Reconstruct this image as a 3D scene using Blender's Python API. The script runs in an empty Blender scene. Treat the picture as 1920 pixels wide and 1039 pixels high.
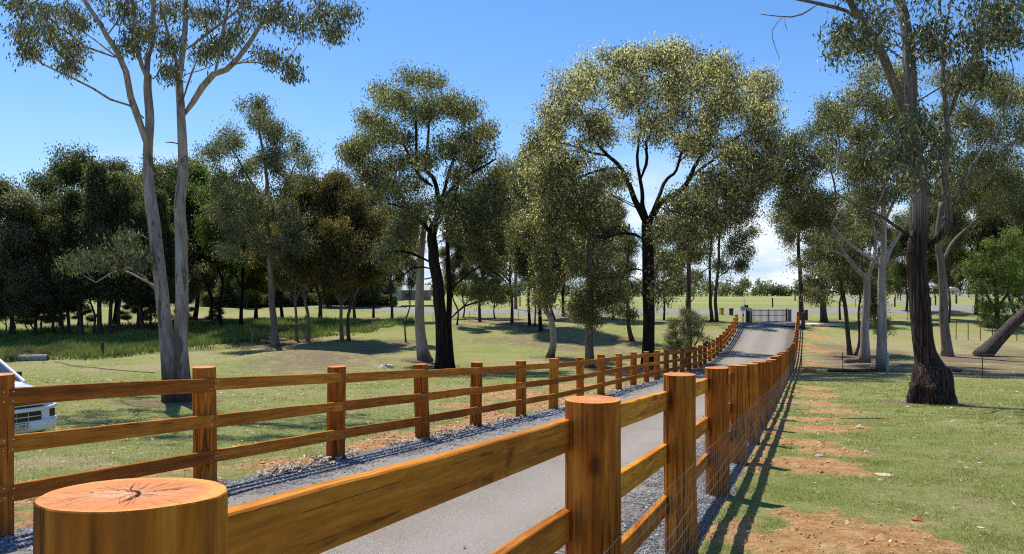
import bpy, math, random
import numpy as np
from mathutils import Vector, Matrix, Euler

# ------------------------------------------------------------------ basics
F = 1493.0           # focal length expressed in photograph pixels (1920 wide)
HZ = 545.0           # horizon row
ZC = 4.6             # camera height in world metres
SC = bpy.context.scene
COL = SC.collection
R = math.radians


def link(o, parent=None):
    COL.objects.link(o)
    if parent is not None:
        o.parent = parent
    return o


def tag(o, label=None, cat=None, group=None, kind=None):
    if label: o['label'] = label
    if cat: o['category'] = cat
    if group: o['group'] = group
    if kind: o['kind'] = kind
    return o


def empty(name, loc=(0, 0, 0), rz=0.0):
    o = bpy.data.objects.new(name, None)
    o.empty_display_size = 0.3
    o.location = loc
    o.rotation_euler = (0, 0, rz)
    return link(o)


def copy_tree(o, parent=None):
    c = o.copy()
    COL.objects.link(c)
    c.parent = parent
    for ch in list(o.children):
        copy_tree(ch, c)
    return c


class MB:
    """collects vertices / faces and links them as one mesh object"""
    def __init__(s):
        s.v = []; s.n = 0; s.q = []; s.t = []; s.ng = []
        s.qm = []; s.tm = []; s.ngm = []
        s.tone_q = []; s.tone_t = []

    def add(s, v, q=None, t=None, m=0, tone=None):
        v = np.asarray(v, dtype=np.float32).reshape(-1, 3)
        if q is not None and len(q):
            q = np.asarray(q, dtype=np.int64) + s.n
            s.q.append(q); s.qm.append(np.full(len(q), m, np.int32))
            s.tone_q.append(np.zeros(len(q), np.float32) if tone is None else np.asarray(tone, np.float32))
        if t is not None and len(t):
            t = np.asarray(t, dtype=np.int64) + s.n
            s.t.append(t); s.tm.append(np.full(len(t), m, np.int32))
            s.tone_t.append(np.zeros(len(t), np.float32) if tone is None or q is not None else np.asarray(tone, np.float32))
        s.v.append(v); s.n += len(v)

    def ngon(s, v, m=0):
        v = np.asarray(v, dtype=np.float32).reshape(-1, 3)
        s.ng.append(list(range(s.n, s.n + len(v)))); s.ngm.append(m)
        s.v.append(v); s.n += len(v)

    def box(s, c, d, m=0, rot=None):
        x, y, z = d[0] / 2, d[1] / 2, d[2] / 2
        v = np.array([[-x,-y,-z],[x,-y,-z],[x,y,-z],[-x,y,-z],[-x,-y,z],[x,-y,z],[x,y,z],[-x,y,z]])
        if rot is not None:
            v = v @ np.array(Euler(rot).to_matrix()).T
        v = v + np.array(c)
        s.add(v, [[0,3,2,1],[4,5,6,7],[0,1,5,4],[1,2,6,5],[2,3,7,6],[3,0,4,7]], m=m)

    def tube(s, P, rad, sides=6, m=0, caps=True, rfun=None):
        P = np.asarray(P, float)
        n = len(P)
        rad = np.broadcast_to(np.asarray(rad, float), (n,)).copy()
        T = np.gradient(P, axis=0)
        T /= np.linalg.norm(T, axis=1)[:, None] + 1e-12
        up = np.array([0, 0, 1.0]) if abs(T[0][2]) < 0.9 else np.array([1.0, 0, 0])
        u = np.cross(up, T[0]); u /= np.linalg.norm(u)
        a = np.arange(sides) * 2 * np.pi / sides
        ca, sa = np.cos(a), np.sin(a)
        V = np.empty((n, sides, 3))
        for i in range(n):
            u = u - T[i] * np.dot(u, T[i]); u /= np.linalg.norm(u) + 1e-12
            w = np.cross(T[i], u)
            rr = rad[i] * (np.ones(sides) if rfun is None else rfun(i, a, P[i]))
            V[i] = P[i] + (ca * rr)[:, None] * u + (sa * rr)[:, None] * w
        i = np.arange(n - 1)[:, None] * sides
        j = np.arange(sides)[None, :]
        j2 = (j + 1) % sides
        Q = np.stack([i + j, i + j2, i + sides + j2, i + sides + j], -1).reshape(-1, 4)
        base = s.n
        s.add(V.reshape(-1, 3), Q, m=m)
        if caps:
            s.ng.append([base + k for k in range(sides)][::-1]); s.ngm.append(m)
            s.ng.append([base + (n - 1) * sides + k for k in range(sides)]); s.ngm.append(m)

    def revolve(s, prof, sides=24, m=0, c=(0, 0, 0), axis='z', caps=True):
        prof = np.asarray(prof, float)
        a = np.arange(sides) * 2 * np.pi / sides
        V = np.stack([prof[:, 0][:, None] * np.cos(a), prof[:, 0][:, None] * np.sin(a),
                      np.repeat(prof[:, 1][:, None], sides, 1)], -1).reshape(-1, 3)
        if axis == 'x': V = V[:, [2, 0, 1]]
        if axis == 'y': V = V[:, [1, 2, 0]]
        n = len(prof)
        i = np.arange(n - 1)[:, None] * sides; j = np.arange(sides)[None, :]; j2 = (j + 1) % sides
        Q = np.stack([i + j, i + j2, i + sides + j2, i + sides + j], -1).reshape(-1, 4)
        base = s.n
        s.add(V + np.array(c), Q, m=m)
        if caps:
            s.ng.append([base + k for k in range(sides)][::-1]); s.ngm.append(m)
            s.ng.append([base + (n - 1) * sides + k for k in range(sides)]); s.ngm.append(m)

    def mesh(s, name, mats, smooth=False, tone=False):
        me = bpy.data.meshes.new(name)
        V = np.concatenate(s.v) if s.v else np.zeros((0, 3), np.float32)
        L = []; starts = []; tot = []; mi = []; tn = []
        pos = 0
        for arr, ms, tt, k in ((s.q, s.qm, s.tone_q, 4), (s.t, s.tm, s.tone_t, 3)):
            if arr:
                A = np.concatenate(arr)
                L.append(A.reshape(-1)); nf = len(A)
                starts.append(pos + np.arange(nf) * k); tot.append(np.full(nf, k))
                mi.append(np.concatenate(ms)); tn.append(np.concatenate(tt))
                pos += nf * k
        for g, m in zip(s.ng, s.ngm):
            L.append(np.array(g)); starts.append(np.array([pos])); tot.append(np.array([len(g)]))
            mi.append(np.array([m])); tn.append(np.zeros(1, np.float32)); pos += len(g)
        L = np.concatenate(L).astype(np.int32); starts = np.concatenate(starts).astype(np.int32)
        tot = np.concatenate(tot).astype(np.int32); mi = np.concatenate(mi).astype(np.int32)
        me.vertices.add(len(V)); me.vertices.foreach_set('co', V.reshape(-1).astype(np.float32))
        me.loops.add(len(L)); me.loops.foreach_set('vertex_index', L)
        me.polygons.add(len(starts)); me.polygons.foreach_set('loop_start', starts)
        me.polygons.foreach_set('loop_total', tot)
        me.polygons.foreach_set('material_index', mi)
        me.polygons.foreach_set('use_smooth', np.full(len(starts), bool(smooth)))
        for m in (mats if isinstance(mats, (list, tuple)) else [mats]):
            me.materials.append(m)
        me.update(calc_edges=True)
        if tone:
            a = me.attributes.new('tone', 'FLOAT', 'FACE')
            a.data.foreach_set('value', np.concatenate(tn).astype(np.float32))
        return me

    def obj(s, name, mats, parent=None, smooth=False, tone=False, loc=(0, 0, 0), bevel=0.0, seg=2, rot=None):
        o = bpy.data.objects.new(name, s.mesh(name, mats, smooth, tone))
        o.location = loc
        if rot is not None: o.rotation_euler = rot
        link(o, parent)
        if bevel > 0:
            b = o.modifiers.new('bevel', 'BEVEL'); b.width = bevel; b.segments = seg
            b.limit_method = 'ANGLE'; b.angle_limit = R(40)
        return o


# ------------------------------------------------------------------ noise (numpy)
def _hash(ix, iy, seed):
    h = (ix.astype(np.int64) * 374761393 + iy.astype(np.int64) * 668265263 + seed * 1442695041) & 0xffffffff
    h = ((h ^ (h >> 13)) * 1274126177) & 0xffffffff
    return ((h ^ (h >> 16)) & 0xffff) / 65535.0


def vnoise(x, y, seed=0):
    x = np.asarray(x, float); y = np.asarray(y, float)
    ix = np.floor(x); iy = np.floor(y)
    fx = x - ix; fy = y - iy
    fx = fx * fx * (3 - 2 * fx); fy = fy * fy * (3 - 2 * fy)
    a = _hash(ix, iy, seed); b = _hash(ix + 1, iy, seed); c = _hash(ix, iy + 1, seed); d = _hash(ix + 1, iy + 1, seed)
    return (a * (1 - fx) + b * fx) * (1 - fy) + (c * (1 - fx) + d * fx) * fy


def fbm(x, y, seed=0, oct=4):
    s = 0; amp = 1.0; tot = 0
    for k in range(oct):
        s = s + amp * vnoise(x * 2 ** k + 17.3 * k, y * 2 ** k - 9.1 * k, seed + k); tot += amp; amp *= 0.5
    return s / tot


def sstep(a, b, x):
    t = np.clip((np.asarray(x, float) - a) / (b - a), 0, 1)
    return t * t * (3 - 2 * t)


# ------------------------------------------------------------------ terrain
_gy = np.array([-20, -5, 0, 5, 8.1, 12.7, 20, 26, 30, 35, 40, 45, 50, 54, 58, 62, 65, 68, 71, 75, 80, 85, 89, 93, 98, 104, 130, 200, 420, 900, 2500])
_gg = np.array([0.9, 1.2, 1.42, 1.80, 2.03, 2.40, 2.95, 3.28, 3.52, 3.84, 4.15, 4.38, 4.52, 4.54, 4.45, 4.24, 4.0, 3.7, 3.38, 3.06, 2.98, 2.88, 2.74, 2.45, 2.14, 2.12, 2.2, 2.4, 3.1, 3.2, 3.2])
_ty = np.arange(-20, 2500, 0.25)
_tg = np.interp(_ty, _gy, _gg)
_k = np.exp(-0.5 * (np.arange(-16, 17) * 0.25 / 1.3) ** 2); _k /= _k.sum()
_tg = np.convolve(np.pad(_tg, 16, mode='edge'), _k, mode='valid')


def fence_l(Y): return 0.3684 * Y - 6.13
def fence_r(Y): return 0.3684 * Y - 0.886 + 0.0032 * Y


def creek(X): return np.interp(X, [-80, -50, -36, -28.8, -25.2, -22.5, -15.5, -12], [42, 45.5, 47.5, 51, 57.5, 60.5, 65, 68]) + 0.5 * np.sin(np.asarray(X) * 0.9)


def ground(X, Y):
    X = np.asarray(X, float); Y = np.asarray(Y, float)
    g = np.interp(Y, _ty, _tg)
    dl = fence_l(Y) - X          # >0 outside the left fence
    dr = X - fence_r(Y)          # >0 outside the right fence
    out = np.maximum(dl, dr)
    near = (1 - sstep(60, 80, Y))
    off = sstep(0.3, 5, out) * near + (1 - near) * sstep(4, 12, out)
    # gentle undulation away from the drive
    amp = 0.10 + 0.14 * sstep(25, 50, Y)
    g = g - off * amp * (fbm(X * 0.13, Y * 0.13, 3, 3) - 0.5) * 2
    g = g - 0.018 * sstep(0.2, 1.2, out) * (fbm(X * 1.7, Y * 1.7, 8, 3) - 0.5) * 2 * (1 - sstep(20, 40, Y))
    # the car park corner sits a little lower
    g = g + 0.24 * sstep(0.6, 4.0, dl) * sstep(6, 10, Y) * (1 - sstep(18, 26, Y))
    # grassy mound among the trees on the left
    g = g - 0.85 * np.exp(-(((X + 12.0) / 6.0) ** 2 + ((Y - 47.5) / 4.2) ** 2))
    g = g - 0.30 * np.exp(-(((X + 3.0) / 4.5) ** 2 + ((Y - 52.0) / 3.5) ** 2))
    # creek line at the far left
    g = g + 0.40 * np.exp(-((Y - creek(X)) / 1.3) ** 2) * sstep(12.5, 18, -X)
    # paddock on the right climbs gently
    g = g - 1.0 * sstep(110, 230, Y) * sstep(0.30, 0.5, X / np.maximum(Y, 1)) * (1 - sstep(400, 800, Y))
    return ZC - g


def gz(x, y): return float(ground(np.array([x]), np.array([y]))[0])


_ry = np.concatenate([np.arange(1.0, 30, 0.05), np.arange(30, 140, 0.15), np.arange(140, 900, 1.5)])


def ray(px, py):
    """where the line of sight through a photograph pixel meets the ground"""
    X = (px - 960) / F * _ry
    z = ZC - (py - HZ) / F * _ry
    g = ground(X, _ry)
    k = np.argmax(z <= g)
    if z[k] > g[k]: k = len(_ry) - 1
    return float(X[k]), float(_ry[k]), float(g[k])


def W(px, py, Y):
    return np.array([(px - 960) / F * Y, Y, ZC - (py - HZ) / F * Y])


# ------------------------------------------------------------------ node helpers
class NT:
    def __init__(s, name):
        s.m = bpy.data.materials.new(name)
        s.m.use_nodes = True
        s.t = s.m.node_tree; s.t.nodes.clear()
        s.out = s.t.nodes.new('ShaderNodeOutputMaterial')

    def n(s, kind, **kw):
        nd = s.t.nodes.new(kind)
        for k, v in kw.items():
            if k.startswith('i_'):
                key = k[2:]
                nd.inputs[int(key) if key.isdigit() else key.replace('_', ' ')].default_value = v
            else: setattr(nd, k, v)
        return nd

    def l(s, a, b): s.t.links.new(a, b)

    def noise(s, vec, scale, detail=4, rough=0.55, dist=0.0):
        nd = s.n('ShaderNodeTexNoise'); nd.inputs['Scale'].default_value = scale
        nd.inputs['Detail'].default_value = detail; nd.inputs['Roughness'].default_value = rough
        nd.inputs['Distortion'].default_value = dist
        if vec is not None: s.l(vec, nd.inputs['Vector'])
        return nd.outputs['Fac']

    def voro(s, vec, scale, feature='F1', out='Distance', rnd=1.0):
        nd = s.n('ShaderNodeTexVoronoi', feature=feature); nd.inputs['Scale'].default_value = scale
        nd.inputs['Randomness'].default_value = rnd
        if vec is not None: s.l(vec, nd.inputs['Vector'])
        return nd.outputs[out]

    def mapp(s, vec, sc=(1, 1, 1), loc=(0, 0, 0), rot=(0, 0, 0)):
        nd = s.n('ShaderNodeMapping'); nd.inputs['Scale'].default_value = sc
        nd.inputs['Location'].default_value = loc; nd.inputs['Rotation'].default_value = rot
        s.l(vec, nd.inputs['Vector']); return nd.outputs['Vector']

    def ramp(s, fac, stops, interp='LINEAR'):
        nd = s.n('ShaderNodeValToRGB'); cr = nd.color_ramp; cr.interpolation = interp
        while len(cr.elements) < len(stops): cr.elements.new(0.5)
        for e, (p, c) in zip(cr.elements, stops):
            e.position = p
            e.color = (c, c, c, 1) if not hasattr(c, '__len__') else (*c, 1)
        s.l(fac, nd.inputs['Fac']); return nd.outputs['Color']

    def mix(s, fac, a, b, mode='MIX'):
        nd = s.n('ShaderNodeMix', data_type='RGBA', blend_type=mode)
        for sock, val in ((nd.inputs[0], fac), (nd.inputs[6], a), (nd.inputs[7], b)):
            if hasattr(val, 'links') or hasattr(val, 'is_linked'): s.l(val, sock)
            elif hasattr(val, '__len__'): sock.default_value = (*val, 1)
            else: sock.default_value = val
        return nd.outputs[2]

    def math(s, op, a, b=0.0, c=None, clamp=False):
        nd = s.n('ShaderNodeMath', operation=op, use_clamp=clamp)
        for sock, val in zip(nd.inputs, (a, b, c)):
            if val is None: continue
            if hasattr(val, 'is_linked'): s.l(val, sock)
            else: sock.default_value = val
        return nd.outputs[0]

    def attr(s, name):
        nd = s.n('ShaderNodeAttribute'); nd.attribute_name = name; return nd.outputs['Fac']

    def obj(s): return s.n('ShaderNodeTexCoord').outputs['Object']
    def pos(s): return s.n('ShaderNodeNewGeometry').outputs['Position']
    def rnd(s): return s.n('ShaderNodeObjectInfo').outputs['Random']

    def rndvec(s, vec, k=37.0):
        """object coordinates shifted by a per-object random amount"""
        r = s.rnd(); m = s.math('MULTIPLY', r, k)
        c = s.n('ShaderNodeCombineXYZ')
        for i in range(3): s.l(m, c.inputs[i])
        a = s.n('ShaderNodeVectorMath', operation='ADD'); s.l(vec, a.inputs[0]); s.l(c.outputs[0], a.inputs[1])
        return a.outputs[0]

    def bump(s, h, strength=0.3, dist=0.01, normal=None):
        nd = s.n('ShaderNodeBump'); nd.inputs['Strength'].default_value = strength
        nd.inputs['Distance'].default_value = dist; s.l(h, nd.inputs['Height'])
        if normal is not None: s.l(normal, nd.inputs['Normal'])
        return nd.outputs['Normal']

    def bsdf(s, color, rough=0.7, spec=0.3, normal=None, metal=0.0, coat=0.0, link=True):
        nd = s.n('ShaderNodeBsdfPrincipled')
        for key, val in (('Base Color', color), ('Roughness', rough), ('Specular IOR Level', spec), ('Metallic', metal), ('Coat Weight', coat)):
            sock = nd.inputs[key]
            if hasattr(val, 'is_linked'): s.l(val, sock)
            elif hasattr(val, '__len__'): sock.default_value = (*val, 1)
            else: sock.default_value = val
        if normal is not None: s.l(normal, nd.inputs['Normal'])
        if link: s.l(nd.outputs[0], s.out.inputs['Surface'])
        return nd.outputs[0]


def plain(name, col, rough=0.6, spec=0.4, metal=0.0, coat=0.0, var=0.12, scale=6.0, bump=0.0):
    n = NT(name); v = n.noise(n.obj(), scale, 5)
    c = n.mix(n.ramp(v, [(0.3, 0.0), (0.7, 1.0)]), tuple(x * (1 - var) for x in col), tuple(min(1, x * (1 + var)) for x in col))
    nm = n.bump(n.noise(n.obj(), scale * 6, 4), bump, 0.01) if bump else None
    n.bsdf(c, rough, spec, nm, metal, coat)
    return n.m


# ------------------------------------------------------------------ materials
WOODC = {'post': ((0.34, 0.088, 0.006), (0.60, 0.178, 0.010), (0.82, 0.34, 0.026)),
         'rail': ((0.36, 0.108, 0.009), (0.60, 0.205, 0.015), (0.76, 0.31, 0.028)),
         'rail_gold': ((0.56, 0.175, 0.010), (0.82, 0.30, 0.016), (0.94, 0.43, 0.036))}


def mat_wood(kind):
    """oiled, rough sawn hardwood. kind: 'post' grain along z, 'rail' grain along x"""
    n = NT('wood_' + kind)
    o = n.rndvec(n.obj())
    sc = (7, 7, 0.9) if kind == 'post' else (0.8, 7, 7)
    v = n.mapp(o, sc)
    a = n.noise(v, 2.6 if kind == 'post' else 2.0, 6, 0.68, 0.5)
    b = n.noise(v, 7.0, 6, 0.7, 0.3)
    big = n.noise(o, 1.8, 3)
    cols = WOODC[kind]
    c1 = n.ramp(a, [(0.25, cols[0]), (0.5, cols[1]), (0.78, cols[2])])
    fs = n.noise(n.mapp(o, (46, 46, 2.2) if kind == 'post' else (1.6, 50, 50)), 1.0, 4, 0.7)
    c1 = n.mix(n.ramp(fs, [(0.36, 0.42), (0.58, 0.0)]), c1, (0.16, 0.048, 0.008))
    c1 = n.mix(n.ramp(b, [(0.35, 0.0), (0.75, 0.65)]), c1, (0.17, 0.055, 0.013))
    c1 = n.mix(n.ramp(big, [(0.42, 0.0), (0.72, 0.5)]), c1, (0.28, 0.066, 0.010))
    # drying cracks that follow the grain
    cs = (16, 16, 0.45) if kind == 'post' else (0.35, 20, 20)
    cr = n.voro(n.mapp(o, cs), 1.0, 'DISTANCE_TO_EDGE')
    gate = n.noise(n.mapp(o, (3, 3, 1.2)), 1.5, 2)
    crk = n.math('MULTIPLY', n.ramp(cr, [(0.0, 1.0), (0.07 if kind == 'post' else 0.03, 0.0)]), n.ramp(gate, [(0.43, 0.0), (0.52, 1.0)] if kind == 'post' else [(0.50, 0.0), (0.60, 1.0)]))
    c1 = n.mix(n.math('MULTIPLY', crk, 0.85 if kind == 'post' else 0.6), c1, (0.035, 0.014, 0.006))
    # knots and dark oil stains
    kn = n.voro(n.mapp(o, (2.2, 2.2, 1.2) if kind == 'post' else (1.1, 4, 4)), 1.1)
    c1 = n.mix(n.ramp(kn, [(0.04, 0.8), (0.085, 0.0)]), c1, (0.08, 0.026, 0.008))
    stn = n.noise(n.mapp(o, (13, 13, 0.5) if kind == 'post' else (0.7, 12, 12)), 1.0, 4, 0.6)
    c1 = n.mix(n.ramp(stn, [(0.52, 0.0), (0.68, 0.5)]), c1, (0.13, 0.040, 0.007))
    c1 = n.mix(n.ramp(stn, [(0.30, 0.5), (0.42, 0.0)]), c1, cols[2])
    rv = n.math('MULTIPLY_ADD', n.rnd(), 0.46, 0.78)
    if kind == 'post':
        sz = n.n('ShaderNodeSeparateXYZ'); n.l(n.obj(), sz.inputs[0])
        dz = n.math('ADD', sz.outputs[2], n.math('MULTIPLY_ADD', n.noise(o, 7, 4), 0.22, -0.11))
        c1 = n.mix(n.ramp(n.math('ADD', dz, 1.3), [(0.06, 0.75), (0.24, 0.0)]), c1, (0.12, 0.065, 0.035))
    hs = n.n('ShaderNodeHueSaturation'); n.l(c1, hs.inputs['Color']); n.l(rv, hs.inputs['Value'])
    hs.inputs['Saturation'].default_value = 0.98
    n.l(n.math('MULTIPLY_ADD', n.rnd(), 0.012, 0.494), hs.inputs['Hue'])
    # short dark tears left by the saw
    tr = n.noise(n.mapp(o, (60, 60, 7) if kind == 'post' else (7, 70, 70)), 1.0, 3, 0.6)
    tm = n.math('MULTIPLY', n.ramp(tr, [(0.61, 0.0), (0.67, 1.0)]), n.ramp(n.noise(o, 5, 3), [(0.42, 0.0), (0.6, 0.8)]))
    c1 = n.mix(tm, c1, (0.07, 0.024, 0.006))
    h = n.math('ADD', n.math('MULTIPLY', b, 0.6), n.math('MULTIPLY', n.math('ADD', crk, n.math('MULTIPLY', tm, 0.5)), -1.5))
    n.bsdf(hs.outputs[0], 0.85, 0.08, n.bump(n.math('ADD', h, n.math('MULTIPLY', fs, 0.6)), 0.6, 0.006))
    return n.m


def mat_endgrain():
    n = NT('wood_end_grain')
    o = n.obj()
    o2 = n.rndvec(n.mapp(o, (1, 1, 0.05)))
    sep = n.n('ShaderNodeSeparateXYZ'); n.l(o, sep.inputs[0])
    x, y = sep.outputs[0], sep.outputs[1]
    r = n.math('SQRT', n.math('ADD', n.math('MULTIPLY', x, x), n.math('MULTIPLY', y, y)))
    wob = n.noise(o2, 9, 3)
    rr = n.math('ADD', r, n.math('MULTIPLY', wob, 0.03))
    ring = n.math('SINE', n.math('MULTIPLY', rr, 620.0))
    ang = n.math('ARCTAN2', y, x)
    cv = n.n('ShaderNodeCombineXYZ')
    n.l(n.math('MULTIPLY', ang, 2.6), cv.inputs[0]); n.l(n.math('MULTIPLY', r, 5.0), cv.inputs[1])
    rad = n.voro(cv.outputs[0], 1.0, 'DISTANCE_TO_EDGE')
    gate = n.noise(cv.outputs[0], 0.9, 2)
    crk = n.math('MULTIPLY', n.ramp(rad, [(0.0, 1.0), (0.022, 0.0)]), n.ramp(gate, [(0.50, 0.0), (0.56, 1.0)]))
    crk = n.math('MULTIPLY', crk, n.ramp(r, [(0.004, 0.0), (0.02, 1.0)]))
    pale = n.ramp(n.math('ADD', r, n.math('MULTIPLY', n.noise(o2, 30, 4), 0.05)), [(0.03, 1.0), (0.085, 0.0)])
    saw = n.noise(n.mapp(o, (4, 90, 1), rot=(0, 0, 0.5)), 1.0, 3)
    c = n.mix(pale, (0.66, 0.205, 0.024), (0.64, 0.33, 0.155))
    c = n.mix(n.ramp(saw, [(0.45, 0.0), (0.68, 0.4)]), c, (0.42, 0.13, 0.02))
    c = n.mix(n.ramp(r, [(0.096, 0.0), (0.106, 0.7)]), c, (0.88, 0.36, 0.035))
    c = n.mix(n.math('MULTIPLY', n.ramp(ring, [(0.3, 0.0), (1.0, 1.0)]), 0.30), c, (0.30, 0.10, 0.035))
    c = n.mix(n.ramp(n.noise(o2, 46, 5, 0.7), [(0.42, 0.0), (0.72, 0.55)]), c, (0.34, 0.10, 0.025))
    c = n.mix(n.math('MULTIPLY', crk, 0.42), c, (0.05, 0.018, 0.008))
    h = n.math('ADD', n.noise(o2, 120, 3), n.math('MULTIPLY', crk, -3.0))
    n.bsdf(c, 0.6, 0.35, n.bump(h, 0.45, 0.003))
    return n.m


def mat_bark(name, cols, stretch=(9, 9, 1.2), bump=0.6, dist=0.03, furrow=0.0, patch=None, low=None, high=None):
    """cols: dark, mid, light. furrow adds deep vertical cracks; patch = (colour, amount) shedding plates;
    low = (height, colour) rough bark kept around the butt"""
    n = NT(name)
    o = n.rndvec(n.obj())
    v = n.mapp(o, stretch)
    a = n.noise(v, 1.0, 6, 0.65, 0.5)
    c = n.ramp(a, [(0.28, cols[0]), (0.5, cols[1]), (0.74, cols[2])])
    h = a
    if patch:
        p = n.noise(n.mapp(o, (5, 5, 1.1)), 1.0, 4, 0.6, 0.8)
        pm = n.ramp(p, [(0.56, 0.0), (0.60, 1.0)])
        c = n.mix(n.math('MULTIPLY', pm, patch[1]), c, patch[0])
        h = n.math('ADD', h, n.math('MULTIPLY', pm, 0.25))
        st = n.noise(n.mapp(o, (1.6, 1.6, 9)), 1.0, 4)
        c = n.mix(n.ramp(st, [(0.55, 0.0), (0.8, 0.35)]), c, cols[0])
    if furrow:
        cr = n.voro(n.mapp(o, (stretch[0] * 1.3, stretch[1] * 1.3, stretch[2] * 0.6)), 1.0, 'DISTANCE_TO_EDGE')
        f = n.ramp(cr, [(0.0, 1.0), (0.16, 0.0)])
        c = n.mix(n.math('MULTIPLY', f, 0.8), c, tuple(x * 0.25 for x in cols[0]))
        h = n.math('ADD', h, n.math('MULTIPLY', f, -furrow))
    if low:
        sep = n.n('ShaderNodeSeparateXYZ'); n.l(n.obj(), sep.inputs[0])
        z = n.math('ADD', sep.outputs[2], n.math('MULTIPLY', n.noise(n.mapp(o, (4, 4, .6)), 1.0, 4), low[0] * 1.2))
        lm = n.ramp(n.math('DIVIDE', z, low[0] * 2.4), [(0.35, 1.0), (0.62, 0.0)])
        rough = n.noise(n.mapp(o, (22, 22, 2.0)), 1.0, 5, 0.7)
        c = n.mix(lm, c, n.mix(rough, tuple(x * 0.3 for x in low[1]), tuple(x * 1.6 for x in low[1])))
    if high:
        sep = n.n('ShaderNodeSeparateXYZ'); n.l(n.obj(), sep.inputs[0])
        z = n.math('ADD', sep.outputs[2], n.math('MULTIPLY', n.noise(n.mapp(o, (4, 4, .5)), 1.0, 4), 1.6))
        hm = n.ramp(n.math('DIVIDE', z, high[0] * 2), [(0.47, 0.0), (0.56, 1.0)])
        sm = n.ramp(n.noise(n.mapp(o, (5, 5, 1.0)), 1.0, 5, 0.6), [(0.3, high[1]), (0.6, high[2])])
        c = n.mix(hm, c, sm)
    n.bsdf(c, 0.85, 0.2, n.bump(h, bump, dist))
    return n.m


def mat_leaf(name, stops, trans=0.35, rough=0.42, spec=0.32):
    n = NT(name)
    t = n.attr('tone')
    t2 = n.math('ADD', t, n.math('MULTIPLY_ADD', n.rnd(), 0.08, -0.04))
    c = n.ramp(t2, stops)
    b = n.bsdf(c, rough, spec, link=False)
    tr = n.n('ShaderNodeBsdfTranslucent')
    c2 = n.mix(1.0, c, (1.9, 1.9, 0.95), 'MULTIPLY')
    n.l(c2, tr.inputs['Color'])
    mx = n.n('ShaderNodeMixShader'); mx.inputs[0].default_value = trans
    n.l(b, mx.inputs[1]); n.l(tr.outputs[0], mx.inputs[2]); n.l(mx.outputs[0], n.out.inputs['Surface'])
    return n.m

# ------------------------------------------------------------------ trees
def unit(v):
    return v / (np.linalg.norm(v, axis=-1, keepdims=True) + 1e-9)


def smooth_path(P, n):
    """resample a polyline smoothly (Catmull-Rom)"""
    P = np.asarray(P, float)
    if len(P) < 3:
        t = np.linspace(0, 1, n)[:, None]
        return P[0] * (1 - t) + P[-1] * t
    Q = np.vstack([2 * P[0] - P[1], P, 2 * P[-1] - P[-2]])
    out = []
    seg = len(P) - 1
    for u in np.linspace(0, seg - 1e-6, n):
        i = int(u); t = u - i
        p0, p1, p2, p3 = Q[i], Q[i + 1], Q[i + 2], Q[i + 3]
        out.append(0.5 * (2 * p1 + (p2 - p0) * t + (2 * p0 - 5 * p1 + 4 * p2 - p3) * t * t + (3 * p1 - p0 - 3 * p2 + p3) * t ** 3))
    return np.array(out)


def leaf_cloud(mb, rng, ends, dirs, per, spread, L, Wd, droop, flower=0.0, flmask=None, tone_shift=None):
    """per leaves round every twig end"""
    n = len(ends) * per
    if n == 0: return
    base = np.repeat(ends, per, 0)
    d = np.repeat(dirs, per, 0)
    t = rng.random((n, 1))
    off = np.clip(rng.normal(0, 1, (n, 3)), -1.7, 1.7) * spread * np.array([1, 1, 0.85])
    p = base - d * t * spread * 2.2 + off
    ax = unit(rng.normal(0, 0.62, (n, 3)) + np.array([0, 0, -droop]))
    sd = unit(np.cross(ax, rng.normal(0, 1, (n, 3))))
    l = L * rng.uniform(0.6, 1.25, (n, 1)); w = Wd * rng.uniform(0.7, 1.2, (n, 1))
    bend = np.cross(ax, sd) * l * 0.10
    v = np.stack([p, p + ax * l * 0.42 + sd * w * 0.5 + bend, p + ax * l, p + ax * l * 0.42 - sd * w * 0.5 + bend], 1)
    q = np.arange(n * 4).reshape(-1, 4)
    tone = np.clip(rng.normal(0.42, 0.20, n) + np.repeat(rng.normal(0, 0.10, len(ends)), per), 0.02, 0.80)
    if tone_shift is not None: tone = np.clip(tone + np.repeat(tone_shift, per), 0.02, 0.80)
    if flower > 0:
        pr = flower * (np.ones(n) if flmask is None else np.repeat(flmask, per))
        f = rng.random(n) < pr
        tone[f] = rng.uniform(0.88, 1.0, f.sum())
    mb.add(v.reshape(-1, 3), q, tone=tone)


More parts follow.
